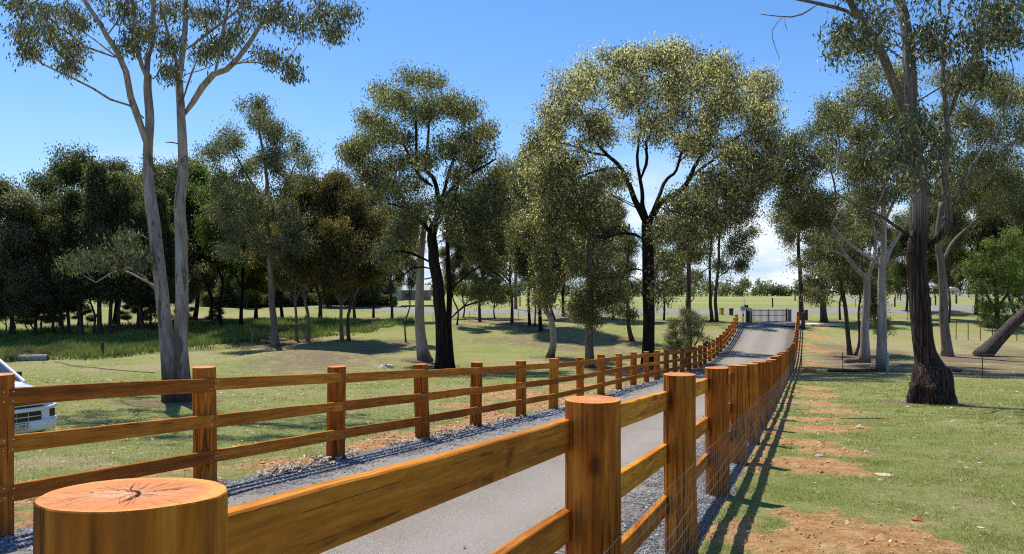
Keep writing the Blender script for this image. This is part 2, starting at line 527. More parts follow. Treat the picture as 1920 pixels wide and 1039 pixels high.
def build_tree(seed, limbs, masses, leaf, bark_noise=0.0, flower=0.0, twigs=True, min_r=0.007, sides=10, butt=0.35, extra_dead=0, burl=None):
    """limbs: list of (points, r0, r1); masses: list of (centre, radii, clump count, clump radius).
    leaf: dict n twigs per clump, per leaves per twig, L, W, droop, spread.  Returns two MBs"""
    rng = np.random.default_rng(seed)
    T, C = MB(), MB()
    nodes = []; nrad = []
    for li, (P, r0, r1) in enumerate(limbs):
        P = np.asarray(P, float)
        ln = np.linalg.norm(np.diff(P, axis=0), axis=1).sum()
        n = max(5, int(ln / (0.12 if burl and li == 0 else 0.28 if li < 2 and bark_noise else 0.45)))
        S = smooth_path(P, n)
        t = np.linspace(0, 1, n)
        r = r0 + (r1 - r0) * t ** 0.9
        wig = np.stack([vnoise(t * ln * 0.9 + 3 * k, np.full(n, li * 7.7 + seed), 5 + k) - 0.5 for k in range(3)], 1)
        S = S + wig * np.minimum(0.22 * ln / 6, 0.22) * (np.sin(np.pi * t) ** 0.5)[:, None] * (0.5 if li == 0 else 1)
        if li == 0 or (butt and P[0][2] < 0.15):
            hz = np.clip(S[:, 2], 0, None)
            r = r * (1 + butt * np.exp(-hz / (r0 * 1.9)))
        if li and P[0][2] > 0.3:
            r[0] *= 0.45; r[1] *= 0.8
        sd = sides if r0 > 0.12 else (7 if r0 > 0.05 else 5)
        if bark_noise and r0 > 0.08:
            def rf(i, a, p, li=li, r0=r0):
                fl_ = 1 + (0.13 * math.exp(-max(0, p[2]) / 0.45) * np.cos(3 * a + li * 1.7) + 0.08 * math.exp(-max(0, p[2]) / 0.3) * np.cos(5 * a + 1)) * (0 if burl else 1)
                k = 1 + bark_noise * (vnoise(np.cos(a) * 2.1 + li * 9, np.sin(a) * 2.1 + p[2] * 0.55, 21) - 0.5) * 2
                k = k + bark_noise * 0.6 * (vnoise(a * 3.2 + li, np.full_like(a, p[2] * 0.35), 33) - 0.5) * 2
                if burl and li == 0: k = k * burl(a, p[2])
                return k * fl_
            T.tube(S, r, sd * 2, rfun=rf)
        else:
            T.tube(S, r, sd)
        nodes.append(S); nrad.append(r)
    N = np.concatenate(nodes); NR = np.concatenate(nrad)
    ztrunk = np.concatenate([np.full(len(nodes[0]), 0)] + [np.full(len(x), 1) for x in nodes[1:]]) if len(nodes) > 1 else np.zeros(len(nodes[0]))
    top = N[:, 2].max()
    cl = []
    for c, rad, k, cr in masses:
        c = np.asarray(c, float); rad = np.asarray(rad, float)
        u = unit(rng.normal(0, 1, (k, 3)))
        rr = rng.uniform(0.25, 1.0, (k, 1)) ** 0.55
        pts = c + u * rr * np.maximum(rad - cr * 0.40, rad * 0.3)
        for p in pts:
            cl.append((p, cr * rng.uniform(0.55, 1.35)))
    if not cl: return T, C
    cc = np.array([c[0] for c in cl]); crr = np.array([c[1] for c in cl])
    d0 = np.array([np.min(np.linalg.norm(N - p, axis=1)) for p in cc])
    order = np.argsort(d0)
    E = []; D = []; FM = []; TS = []
    hi = cc[:, 2].max(); lo = cc[:, 2].min()
    for oi in order:
        c = cc[oi]; cr = crr[oi]
        dv = c - N
        dist = np.linalg.norm(dv, axis=1)
        cost = dist + 1.6 * np.maximum(0, 0.35 * dist - dv[:, 2]) + 0.25 / np.sqrt(NR + 0.003) * 0.3
        cost[N[:, 2] < 0.22 * top] += 6
        k = int(np.argmin(cost))
        s = N[k]; dist = dist[k]
        r0 = min(NR[k] * 0.72, 0.008 + 0.0085 * dist + 0.004 * cr)
        r0 = max(r0, min_r)
        mid = (s + c) / 2 + np.array([0, 0, 0.10 * dist]) + rng.normal(0, 0.07, 3) * dist
        m2 = (mid + c) / 2 + rng.normal(0, 0.05, 3) * dist + np.array([0, 0, 0.04 * dist])
        n = max(4, int(dist / 0.5) + 2)
        S = smooth_path([s, mid, m2, c], n)
        rad = np.linspace(r0, max(min_r * 0.8, r0 * 0.35), n)
        T.tube(S, rad, 5 if r0 > 0.03 else 4, caps=False)
        N = np.vstack([N, S[1:]]); NR = np.concatenate([NR, rad[1:]])
        # twigs
        kt = max(3, int(leaf['n'] * rng.uniform(0.75, 1.25)))
        u = unit(rng.normal(0, 1, (kt, 3)) + np.array([0, 0, 0.30]))
        e = c + u * cr * rng.uniform(0.35, 1.1, (kt, 1)) * np.array([1, 1, 0.92])
        if twigs:
            for j in range(kt):
                a = S[-1] if j % 2 else S[-2]
                m = (a + e[j]) / 2 + np.array([0, 0, 0.12 * cr]) + rng.normal(0, 0.05, 3) * cr
                T.tube([a, m, e[j]], [min_r, min_r * 0.8, min_r * 0.5], 3, caps=False)
        E.append(e); D.append(u)
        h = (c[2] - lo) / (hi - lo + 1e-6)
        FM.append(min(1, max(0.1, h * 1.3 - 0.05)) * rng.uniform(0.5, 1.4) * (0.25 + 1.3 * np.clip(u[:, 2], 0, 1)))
        TS.append(rng.normal(0, 0.07) + 0.16 * u[:, 2] - 0.04)  # highlight put into the leaf colour: lighter on top of each clump
    E = np.concatenate(E); D = np.concatenate(D)
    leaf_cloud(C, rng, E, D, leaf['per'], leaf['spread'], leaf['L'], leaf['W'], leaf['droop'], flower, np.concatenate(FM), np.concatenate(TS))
    return T, C


def plant_tree(name, T, C, tm, cm, loc, label, cat='tree', group=None, smooth=True):
    root = empty(name, loc)
    tag(root, label, cat, group)
    T.obj('trunk', tm, root, smooth=smooth)
    if C.n: C.obj('crown', cm, root, tone=True)
    return root


def traced_tree(name, seed, base, limbs, masses, leaf, tm, cm, label, cat='tree', depth=None, Y=None, dens=1.0, cr=0.8,
                flower=0.0, bark_noise=0.0, group=None, sides=10, butt=0.35, burl=None, min_r=0.007, flat=0.85, centre=None, fill=0.36):
    """a tree whose limbs and leaf masses are read off the photograph at the tree's own distance.
    limbs: (list of (px, py), width px at start, width px at end, depth drift at end in m)
    masses: (px, py, rx, ry[, depth offset m])"""
    bx, by, bz = ray(*base)
    if Y is not None:
        by = Y; bx = (base[0] - 960) / F * Y; bz = gz(bx, by)
    rng = np.random.default_rng(seed + 1000)
    m = by / F                                   # metres per photograph pixel
    L = []
    for P, w0, w1, dd in limbs:
        n = len(P); out = []
        d0 = 0.0
        if isinstance(dd, tuple): d0, dd = dd
        for i, (x, y) in enumerate(P):
            t = i / (n - 1)
            q = W(x, y, by + (d0 + (dd - d0) * t) * min(1, 0.15 + t * 2))
            out.append(q - np.array([bx, by, bz]))
        out = np.array(out)
        if abs(out[0][2]) < 0.5: out[0][2] = -0.12
        L.append((out, w0 * m / 2, w1 * m / 2))
    if centre is None:
        xs = [q[0] for q in masses]; centre = (min(xs) + max(xs)) / 2
    half = max(abs(q[0] - centre) + q[2] for q in masses) * m
    M = []
    for q in masses:
        x, y, rx, ry = q[:4]
        dx = (x - centre) * m
        room = math.sqrt(max(0.05, 1 - min(1, abs(dx) / half) ** 2)) * half * (depth if depth is not None else 0.8)
        rx_, rz_ = rx * m, ry * m
        ry_ = max(0.5 * (rx_ + rz_), 0.3)
        reps = 1 if len(q) > 4 else max(1, min(3, int(round(room / (ry_ * 1.05)))))
        for k in range(reps):
            off = q[4] if len(q) > 4 else (0 if reps == 1 else (k / (reps - 1) * 2 - 1) * max(0.2, room - ry_ * 0.6)) + rng.normal(0, 0.15)
            c = W(x, y, by + off) - np.array([bx, by, bz])
            sh = 1.0 if k == 0 else rng.uniform(0.8, 1.0)
            if k: x = q[0] + rng.uniform(-.55, .55) * rx; y = q[1] + rng.uniform(-.45, .55) * ry; c = W(x, y, by + off) - np.array([bx, by, bz])
            cnt = max(2, int(round(dens * flat * 2.6 * rx_ * rz_ / (cr * cr) * (1.0 if reps == 1 else 0.75))))
            M.append((c, np.array([rx_, ry_, rz_]) * sh, cnt, cr))
    # clumps that bridge neighbouring masses, so the crown does not break up into balls
    mp = np.array([q[:4] for q in masses], float)
    tot = sum(m_[2] for m_ in M)
    for _ in range(int(tot * fill)):
        i = rng.integers(len(mp))
        d_ = np.hypot(mp[:, 0] - mp[i, 0], mp[:, 1] - mp[i, 1]); j = np.argsort(d_)[rng.integers(1, min(5, len(mp)))] if len(mp) > 1 else i
        if d_[j] > 2.1 * (mp[i, 2] + mp[j, 2]) * 0.75: continue
        t = rng.uniform(0.15, 0.85)
        x = mp[i, 0] * (1 - t) + mp[j, 0] * t + rng.normal(0, .30) * mp[i, 2]; y = mp[i, 1] * (1 - t) + mp[j, 1] * t + rng.normal(0, .30) * mp[i, 3]
        room = math.sqrt(max(0.05, 1 - min(1, abs((x - centre) * m) / half) ** 2)) * half * (depth if depth is not None else 0.8)
        c = W(x, y, by + rng.uniform(-.9, .9) * room) - np.array([bx, by, bz])
        M.append((c, np.array([.1, .1, .1]), 1, cr * rng.uniform(0.6, 1.1)))
    T, C = build_tree(seed, L, M, leaf, bark_noise, flower, sides=sides, butt=butt, burl=burl, min_r=min_r)
    return plant_tree(name, T, C, tm, cm, (bx, by, bz), label, cat, group)


def auto_tree(seed, H, rt, base_h, rx, kind='gum', leafL=0.26, dens=1.0, flower=0.0):
    """a free-standing tree of a given height, trunk radius, clear stem and crown radius"""
    rng = np.random.default_rng(seed)
    lean = rng.normal(0, 0.05, 2)
    zs = np.linspace(0, H * (0.93 if kind == 'pine' else 0.72), 6)
    P = np.stack([lean[0] * zs + rng.normal(0, 0.018, 6) * H * (zs > 0), lean[1] * zs + rng.normal(0, 0.018, 6) * H * (zs > 0), zs], 1)
    P[0, 2] = -0.15
    limbs = [(P, rt, rt * (0.2 if kind == 'pine' else 0.32))]
    masses = []
    if kind == 'pine':
        n = 11
        for i in range(n):
            t = i / (n - 1)
            z = base_h + (H - base_h) * t
            r = rx * (1 - t) ** 0.75 * (0.65 + 0.35 * min(1, t * 5)) + 0.25
            for a in range(3 if t < 0.7 else 1):
                an = rng.uniform(0, 6.28)
                c = np.array([np.interp(z, P[:, 2], P[:, 0]), np.interp(z, P[:, 2], P[:, 1]), z])
                c = c + np.array([math.cos(an), math.sin(an), 0]) * r * (0.45 if t < 0.7 else 0)
                masses.append((c, np.array([r * 0.62, r * 0.62, (H - base_h) / n * 0.95]), int(9 * dens), 0.34 * rx * (0.6 + 0.4 * (1 - t))))
        leaf = dict(n=10, per=16, L=leafL * 0.85, W=leafL * 0.33, droop=0.4, spread=0.14 * rx)
    else:
        nm = {'gum': 10, 'dense': 16, 'tall': 10}[kind]
        for i in range(nm):
            t = (i + 0.5) / nm
            z = base_h + (H - base_h) * (0.10 + 0.84 * t)
            env = math.sin(math.pi * min(1, 0.16 + 0.80 * t)) ** 0.6
            if kind == 'tall': env *= 0.8
            an = i * 2.4 + rng.uniform(-0.5, 0.5)
            rad = rx * env
            rr = rad * rng.uniform(0.45, 0.95) if t < 0.88 else rad * rng.uniform(0.1, 0.5)
            c = np.array([np.interp(z, P[:, 2], P[:, 0]) + math.cos(an) * rr, np.interp(z, P[:, 2], P[:, 1]) + math.sin(an) * rr, z])
            s = rx * (rng.uniform(0.26, 0.50) if kind == 'dense' else rng.uniform(0.32, 0.52))
            masses.append((c, np.array([s, s, s * 0.72]), int(8 * dens * (1.35 if kind == 'dense' else 1)), 0.26 * rx))
            if i % 2 == 0 or t < 0.6:
                zz = max(base_h * 0.75, z - rr * 1.3 - 0.12 * H)
                a = np.array([np.interp(zz, P[:, 2], P[:, 0]), np.interp(zz, P[:, 2], P[:, 1]), zz])
                mid = (a + c) / 2 + np.array([math.cos(an), math.sin(an), 0]) * rr * 0.15
                limbs.append((np.array([a, mid, c - np.array([0, 0, s * 0.2])]), rt * 0.42, rt * 0.14))
        leaf = dict(n=13, per=18, L=leafL * 0.85, W=leafL * 0.33, droop=0.9, spread=0.11 * rx)
    T, C = build_tree(seed, limbs, masses, leaf, 0.0, flower, twigs=True, min_r=0.012, sides=9, butt=0.3)
    return T, C

# ------------------------------------------------------------------ ground sheet
def axis_steps(segs):
    out = [segs[0][0]]
    for a, b, s0, s1 in segs:
        x = a; n = max(1, int((b - a) / ((s0 + s1) / 2)))
        t = np.linspace(0, 1, n + 1)[1:]
        # step size grows linearly from s0 to s1
        w = s0 + (s1 - s0) * t; w = np.cumsum(w); w = w / w[-1]
        out += list(a + (b - a) * w)
    return np.array(out)


def sheet(xs, ys, zfun):
    X, Y = np.meshgrid(xs, ys)
    Z = zfun(X, Y)
    nx, ny = len(xs), len(ys)
    i = np.arange(ny - 1)[:, None] * nx; j = np.arange(nx - 1)[None, :]
    Q = np.stack([i + j, i + j + 1, i + nx + j + 1, i + nx + j], -1).reshape(-1, 4)
    return X, Y, Z, Q


# spoil heaps beside the fence, read off the photograph (px, py, rx, ry)
SPOIL = [(1600, 1004, 165, 46), (1500, 1035, 120, 30), (1528, 873, 82, 18), (1555, 848, 62, 8), (1512, 831, 64, 8), (1560, 806, 78, 9), (1528, 787, 60, 5),
         (1562, 772, 48, 5), (1535, 757, 45, 5), (1522, 740, 45, 7), (1525, 728, 30, 4), (1512, 700, 26, 10), (1520, 683, 26, 8), (1530, 655, 26, 16),
         (1530, 632, 24, 8), (1545, 615, 18, 5), (1330, 940, 35, 14), (1220, 1010, 60, 30),
         (200, 895, 170, 22), (60, 1000, 60, 26), (90, 935, 60, 16), (560, 865, 90, 14), (500, 905, 55, 10), (700, 835, 80, 12), (860, 808, 80, 10), (930, 780, 60, 9), (1000, 762, 50, 8),
         (740, 820, 50, 10), (1020, 745, 60, 9), (1100, 725, 60, 7), (330, 875, 60, 8), (960, 740, 60, 8), (1180, 705, 40, 5), (880, 760, 50, 6)]
DRYP = [(620, 668, 120, 18), (1160, 700, 130, 14), (1000, 690, 80, 10), (350, 665, 60, 6), (470, 655, 60, 8), (1700, 655, 170, 22), (1560, 680, 60, 30), (1600, 640, 60, 12),
        (1850, 640, 90, 20), (700, 655, 60, 10), (130, 870, 120, 14), (1050, 640, 130, 6), (1250, 625, 60, 6), (1130, 655, 70, 6), (1880, 700, 60, 14), (60, 870, 70, 20),
        (1330, 625, 50, 8), (250, 690, 140, 8), (900, 700, 60, 8), (550, 650, 60, 6), (1420, 640, 30, 8), (1520, 760, 40, 30)]


LITTER_SHADE = [(600, 668, 120, 16), (690, 662, 60, 10), (1000, 640, 150, 9), (1100, 655, 110, 9), (1180, 668, 90, 10), (960, 600, 90, 4), (1640, 688, 130, 13), (1860, 690, 100, 18), (1900, 660, 70, 14), (1560, 652, 50, 12), (1290, 672, 60, 8)]  # leaf litter spots, with the brown tree shade painted in


def splat(X, Y, lst, seed, sharp=0.45):
    out = np.zeros_like(X)
    for k, (px, py, rx, ry) in enumerate(lst):
        cx, cy, _ = ray(px, py)
        _, y0, _ = ray(px, py - ry); _, y1, _ = ray(px, py + ry)
        a = rx / F * cy; b = max(0.12, (y0 - y1) / 2)
        sel = (abs(X - cx) < a * 1.7) & (abs(Y - cy) < b * 1.7)
        if not sel.any(): continue
        x, y = X[sel], Y[sel]
        d = np.sqrt(((x - cx) / a) ** 2 + ((y - cy) / b) ** 2)
        d = d * 0.92 + (fbm(x * 2.3, y * 2.3, seed + k, 4) - 0.5) * 1.7
        out[sel] = np.maximum(out[sel], 1 - sstep(1 - sharp, 1 + sharp * 0.5, d))
    return out


TREE_BASES = []          # (x, y, radius of bare litter)


def ground_masks(X, Y):
    soil = splat(X, Y, SPOIL, 40, 0.75)
    dl = fence_l(Y) - X; dr = X - fence_r(Y)
    nz = fbm(X * 1.1, Y * 1.1, 60, 4)
    inside = (dl < 0.25) & (dr < 0.25) & (Y < 78)
    band = (1 - sstep(0.2, 1.1, np.abs(dl - 0.25))) * sstep(0.36, 0.62, nz) * (Y < 76)
    band2 = (1 - sstep(0.1, 0.6, np.abs(dr - 0.15))) * sstep(0.40, 0.62, nz) * (Y < 76)
    soil = np.maximum(soil, np.maximum(band * 0.9, band2 * 0.8))
    soil = np.where(inside & ((dl < -0.1) & (dr < -0.1)), 0.7, soil)
    big = fbm(X * 0.11, Y * 0.11, 70, 4)
    dry = sstep(0.50, 0.72, big) * 0.75 * (Y < 100)
    dry = np.maximum(dry, splat(X, Y, DRYP, 80, 0.7) * 0.9)
    dry = np.maximum(dry, 0.35 * sstep(0.5, 0.8, fbm(X * 0.7, Y * 0.7, 75, 4)))
    mud = np.zeros_like(X)
    mud = np.exp(-((Y - creek(X) + 0.3) / 1.0) ** 2) * sstep(12.5, 16, -X) * sstep(0.22, 0.42, fbm(X * 0.5, Y * 0.9, 90, 3)) * 1.3
    litter = np.zeros_like(X)
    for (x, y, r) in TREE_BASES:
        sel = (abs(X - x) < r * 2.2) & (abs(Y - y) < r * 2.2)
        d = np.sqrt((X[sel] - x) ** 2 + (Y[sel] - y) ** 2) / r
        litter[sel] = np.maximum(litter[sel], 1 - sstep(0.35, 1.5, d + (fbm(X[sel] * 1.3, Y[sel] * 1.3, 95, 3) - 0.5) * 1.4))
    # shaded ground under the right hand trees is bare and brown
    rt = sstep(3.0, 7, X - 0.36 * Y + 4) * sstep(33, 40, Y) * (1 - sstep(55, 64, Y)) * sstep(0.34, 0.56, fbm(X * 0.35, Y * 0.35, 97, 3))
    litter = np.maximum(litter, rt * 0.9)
    litter = np.maximum(litter, splat(X, Y, LITTER_SHADE, 120, 0.8) * 0.68)  # painted tree shade goes into the litter mask as well
    return np.clip(soil, 0, 1), np.clip(dry, 0, 1), np.clip(mud, 0, 1), np.clip(litter, 0, 1)


def mat_ground():
    n = NT('lawn_and_soil')
    p = n.pos()
    soil, dry, mud, lit = n.attr('soil'), n.attr('dry'), n.attr('mud'), n.attr('litter')
    fine = n.noise(p, 26, 6, 0.7); med = n.noise(p, 4.5, 5, 0.6); big = n.noise(p, 0.35, 4); vf = n.noise(p, 95, 4, 0.7)
    g = n.ramp(n.math('ADD', n.math('MULTIPLY', fine, 0.5), n.math('MULTIPLY', vf, 0.5)),
               [(0.36, (0.14, 0.155, 0.032)), (0.5, (0.26, 0.28, 0.068)), (0.64, (0.42, 0.42, 0.14))])
    g = n.mix(n.ramp(med, [(0.36, 0.0), (0.58, 0.9)]), g, (0.33, 0.31, 0.13))
    g = n.mix(n.ramp(big, [(0.40, 0.0), (0.62, 0.55)]), g, (0.19, 0.25, 0.055))
    dcol = n.ramp(n.math('ADD', n.math('MULTIPLY', fine, 0.6), n.math('MULTIPLY', vf, 0.4)), [(0.35, (0.21, 0.155, 0.075)), (0.6, (0.50, 0.42, 0.23))])

    def edge(m, amp, w=0.22):
        v = n.math('ADD', m, n.math('MULTIPLY_ADD', n.math('ADD', n.math('MULTIPLY', med, 0.5), n.math('MULTIPLY', fine, 0.5)), amp, -amp * 0.5))
        return n.ramp(v, [(0.5 - w, 0.0), (0.5 + w, 1.0)])
    c = n.mix(n.math('MULTIPLY', edge(dry, 0.9, 0.4), 0.8), g, dcol)
    scol = n.ramp(n.math('ADD', n.math('MULTIPLY', fine, 0.5), n.math('MULTIPLY', med, 0.5)),
                  [(0.34, (0.27, 0.125, 0.045)), (0.47, (0.46, 0.245, 0.098)), (0.58, (0.60, 0.36, 0.165)), (0.70, (0.70, 0.50, 0.29))])
    c = n.mix(edge(soil, 1.3, 0.16), c, scol)
    mcol = n.ramp(fine, [(0.35, (0.055, 0.035, 0.024)), (0.65, (0.20, 0.14, 0.10))])
    c = n.mix(edge(mud, 0.7, 0.15), c, mcol)
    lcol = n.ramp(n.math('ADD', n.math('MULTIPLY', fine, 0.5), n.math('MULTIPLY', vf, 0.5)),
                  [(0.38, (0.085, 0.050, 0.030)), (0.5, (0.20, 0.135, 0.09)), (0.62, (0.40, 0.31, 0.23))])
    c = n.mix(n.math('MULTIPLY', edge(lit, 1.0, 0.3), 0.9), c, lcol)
    # pale fallen gum leaves lie all over the grass
    fl = n.voro(n.mapp(p, (1, 1, 0.2)), 11.0)
    fm = n.math('MULTIPLY', n.ramp(fl, [(0.07, 1.0), (0.11, 0.0)]), n.ramp(n.noise(p, 1.7, 2), [(0.50, 0.0), (0.66, 0.8)]))
    c = n.mix(n.math('MULTIPLY', fm, 0.8), c, (0.48, 0.42, 0.30))
    # the far paddock is an even green
    sep = n.n('ShaderNodeSeparateXYZ'); n.l(p, sep.inputs[0])
    far = n.ramp(n.math('DIVIDE', sep.outputs[1], 200.0), [(0.50, 0.0), (0.56, 1.0)])
    fcol = n.ramp(n.noise(n.mapp(p, (0.02, 0.09, 1)), 1.0, 5), [(0.3, (0.235, 0.245, 0.075)), (0.7, (0.36, 0.355, 0.135))])
    c = n.mix(far, c, fcol)
    mott = n.noise(p, 11, 6, 0.75)
    mot2 = n.noise(p, 3.1, 6, 0.75)
    c = n.mix(n.ramp(mott, [(0.34, 0.42), (0.52, 0.0)]), c, (0.075, 0.085, 0.028))
    c = n.mix(n.ramp(mot2, [(0.55, 0.0), (0.72, 0.45)]), c, (0.46, 0.43, 0.22))
    h = n.math('ADD', n.math('ADD', n.math('MULTIPLY', fine, 1.0), n.math('MULTIPLY', vf, 0.6)), n.math('MULTIPLY', mott, 1.2))
    n.bsdf(c, 0.95, 0.08, n.bump(h, 0.7, 0.07))
    return n.m


def build_ground(mat):
    xs = axis_steps([(-2500, -300, 300, 60), (-300, -70, 40, 2.5), (-70, -22, 2.0, 0.30), (-22, -8, 0.28, 0.12), (-8, 9, 0.085, 0.085), (9, 24, 0.09, 0.25), (24, 60, 0.28, 1.2), (60, 300, 2, 30), (300, 2500, 60, 300)])
    ys = axis_steps([(-40, -2, 4, 0.4), (-2, 14, 0.085, 0.085), (14, 30, 0.09, 0.16), (30, 80, 0.18, 0.4), (80, 140, 0.45, 1.6), (140, 420, 2, 14), (420, 2500, 16, 200)])
    X, Y, Z, Q = sheet(xs, ys, ground)
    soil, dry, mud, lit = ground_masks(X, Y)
    # loose spoil stands a little proud, and is lumpy
    rough = (fbm(X * 7, Y * 7, 5, 3) - 0.5)
    outside = ((fence_l(Y) - X > 0.15) | (X - fence_r(Y) > 0.15)) & (Y < 30)
    Z = Z + np.where(outside, soil * (0.030 + 0.05 * rough) + 0.012 * rough, 0)
    inside = (X > fence_l(Y) - 0.05) & (X < fence_r(Y) + 0.05) & (Y < 77) & (Y > -6)
    Z = np.where(inside, Z - 0.05, Z)
    mb = MB(); mb.add(np.stack([X, Y, Z], -1).reshape(-1, 3), Q)
    o = mb.obj('ground', mat, smooth=True)
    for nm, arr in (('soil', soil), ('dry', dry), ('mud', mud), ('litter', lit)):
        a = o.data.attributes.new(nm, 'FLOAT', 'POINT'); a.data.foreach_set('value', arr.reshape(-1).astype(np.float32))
    tag(o, kind='structure')
    return o


def mat_drive():
    n = NT('crushed_gravel')
    p = n.pos()
    u = n.attr('across')
    fine = n.noise(p, 100, 5, 0.8)
    cell = n.voro(n.mapp(p, (1, 1, 0.3)), 140, out='Color')
    bwn = n.n('ShaderNodeRGBToBW'); n.l(cell, bwn.inputs[0])
    f = n.math('ADD', n.math('MULTIPLY', fine, 0.5), n.math('MULTIPLY', bwn.outputs[0], 0.5))
    packed = n.ramp(f, [(0.30, (0.12, 0.105, 0.088)), (0.5, (0.232, 0.203, 0.168)), (0.70, (0.41, 0.365, 0.31))])
    med = n.noise(n.mapp(p, (1, 0.35, 1), rot=(0, 0, 0.35)), 1.6, 5, 0.65)
    packed = n.mix(n.ramp(med, [(0.42, 0.0), (0.72, 0.55)]), packed, (0.30, 0.255, 0.20))
    cc = n.voro(n.mapp(p, (1, 1, 0.3)), 34, out='Color')
    bw2 = n.n('ShaderNodeRGBToBW'); n.l(cc, bw2.inputs[0])
    cd = n.voro(n.mapp(p, (1, 1, 0.3)), 34)
    coarse = n.ramp(bw2.outputs[0], [(0.15, (0.085, 0.080, 0.074)), (0.5, (0.215, 0.20, 0.18)), (0.85, (0.40, 0.38, 0.345))])
    coarse = n.mix(n.ramp(cd, [(0.3, 0.0), (0.62, 1.0)]), coarse, (0.07, 0.068, 0.066))
    # u: 0 at the left fence, 1 at the right fence
    e = n.math('ADD', u, n.math('MULTIPLY_ADD', n.noise(p, 2.6, 5), 0.30, -0.15))
    m = n.ramp(e, [(0.15, 1.0), (0.20, 0.0), (0.80, 0.0), (0.85, 1.0)])
    wheel = n.ramp(u, [(0.2, 0.0), (0.34, 0.55), (0.46, 0.0), (0.56, 0.0), (0.68, 0.55), (0.8, 0.0)])
    packed = n.mix(wheel, packed, (0.335, 0.30, 0.255))
    c = n.mix(m, packed, coarse)
    rust = n.noise(p, 0.9, 4)
    c = n.mix(n.math('MULTIPLY', n.ramp(rust, [(0.52, 0.0), (0.72, 0.6)]), 0.7), c, (0.24, 0.165, 0.105))
    h = n.mix(m, f, n.ramp(cd, [(0.0, 1.0), (0.6, 0.0)]))
    n.bsdf(c, 0.88, 0.25, n.bump(h, 0.6, 0.02))
    return n.m


def build_drive(mat):
    ys = np.concatenate([np.arange(-4, 20, 0.12), np.arange(20, 76.5, 0.3)])
    us = np.concatenate([[-0.02, 0.0], np.linspace(0.03, 0.97, 26), [1.0, 1.02]])
    Y, U = np.meshgrid(ys, us, indexing='ij')
    xl = fence_l(ys) - 0.13 + 0.12 * (fbm(ys * 1.3, ys * 0 + 3, 4, 3) - 0.5)
    xr = fence_r(ys) + 0.10 + 0.16 * (fbm(ys * 1.5, ys * 0 + 9, 6, 3) - 0.5)
    X = xl[:, None] * (1 - U) + xr[:, None] * U
    Z = ground(X, Y) + 0.012 + 0.05 * np.sin(np.pi * np.clip(U, 0, 1)) - 0.012 * np.exp(-((U - 0.34) / 0.06) ** 2) - 0.012 * np.exp(-((U - 0.68) / 0.06) ** 2)
    Z = Z + 0.010 * (vnoise(X * 3, Y * 3, 7) - 0.5)
    Z[:, 0] -= 0.08; Z[:, -1] -= 0.08
    nx = len(us); ny = len(ys)
    i = np.arange(ny - 1)[:, None] * nx; j = np.arange(nx - 1)[None, :]
    Q = np.stack([i + j, i + j + 1, i + nx + j + 1, i + nx + j], -1).reshape(-1, 4)
    mb = MB(); mb.add(np.stack([X, Y, Z], -1).reshape(-1, 3), Q)
    o = mb.obj('driveway', mat, smooth=True)
    a = o.data.attributes.new('across', 'FLOAT', 'POINT'); a.data.foreach_set('value', U.reshape(-1).astype(np.float32))
    tag(o, kind='structure')
    return o


def ribbon(pts, width, lift, step=1.0, wf=None):
    P = smooth_path(np.array([[x, y, 0] for x, y in pts], float), max(8, int(sum(math.dist(a, b) for a, b in zip(pts, pts[1:])) / step)))
    T = np.gradient(P, axis=0); T = unit(T); Nn = np.stack([-T[:, 1], T[:, 0], T[:, 2] * 0], 1)
    k = np.linspace(-1, 1, 9)
    w = np.full(len(P), width) if wf is None else wf(np.linspace(0, 1, len(P)))
    V = P[:, None, :] + Nn[:, None, :] * (k[None, :, None] * w[:, None, None] / 2)
    V[:, :, 2] = ground(V[:, :, 0], V[:, :, 1]) + lift + 0.04 * (1 - k[None, :] ** 2)
    V[:, 0, 2] -= 0.1; V[:, -1, 2] -= 0.1
    nx = 9; i = np.arange(len(P) - 1)[:, None] * nx; j = np.arange(nx - 1)[None, :]
    Q = np.stack([i + j, i + j + 1, i + nx + j + 1, i + nx + j], -1).reshape(-1, 4)
    return V.reshape(-1, 3), Q


# ------------------------------------------------------------------ grass blades, stones, fallen leaves
def blades(mb, rng, X, Y, h, w, lean=0.45, tone=None, lift=0.0):
    n = len(X)
    Z = ground(X, Y) + lift
    p = np.stack([X, Y, Z - 0.004], 1)
    a = rng.uniform(0, 6.283, n)
    s = np.stack([np.cos(a), np.sin(a), np.zeros(n)], 1)
    b = rng.uniform(0, 6.283, n)
    hh = h * rng.uniform(0.5, 1.25, n)
    ln = hh * lean * rng.uniform(0.1, 1.2, n)
    tip = p + np.stack([np.cos(b) * ln, np.sin(b) * ln, hh], 1)
    ww = (w * rng.uniform(0.7, 1.3, n))[:, None]
    v = np.stack([p - s * ww / 2, p + s * ww / 2, tip], 1).reshape(-1, 3)
    t = np.arange(n * 3).reshape(-1, 3)
    mb.add(v, None, t, tone=rng.random(n) if tone is None else tone)


def mat_blade(name, stops, trans=0.35):
    n = NT(name)
    c = n.ramp(n.attr('tone'), stops)
    p = n.pos()
    c = n.mix(n.ramp(n.noise(p, 0.8, 3), [(0.4, 0.0), (0.7, 0.45)]), c, (0.26, 0.25, 0.09))
    b = n.bsdf(c, 0.6, 0.25, link=False)
    tr = n.n('ShaderNodeBsdfTranslucent'); n.l(c, tr.inputs['Color'])
    mx = n.n('ShaderNodeMixShader'); mx.inputs[0].default_value = trans
    n.l(b, mx.inputs[1]); n.l(tr.outputs[0], mx.inputs[2]); n.l(mx.outputs[0], n.out.inputs['Surface'])
    return n.m

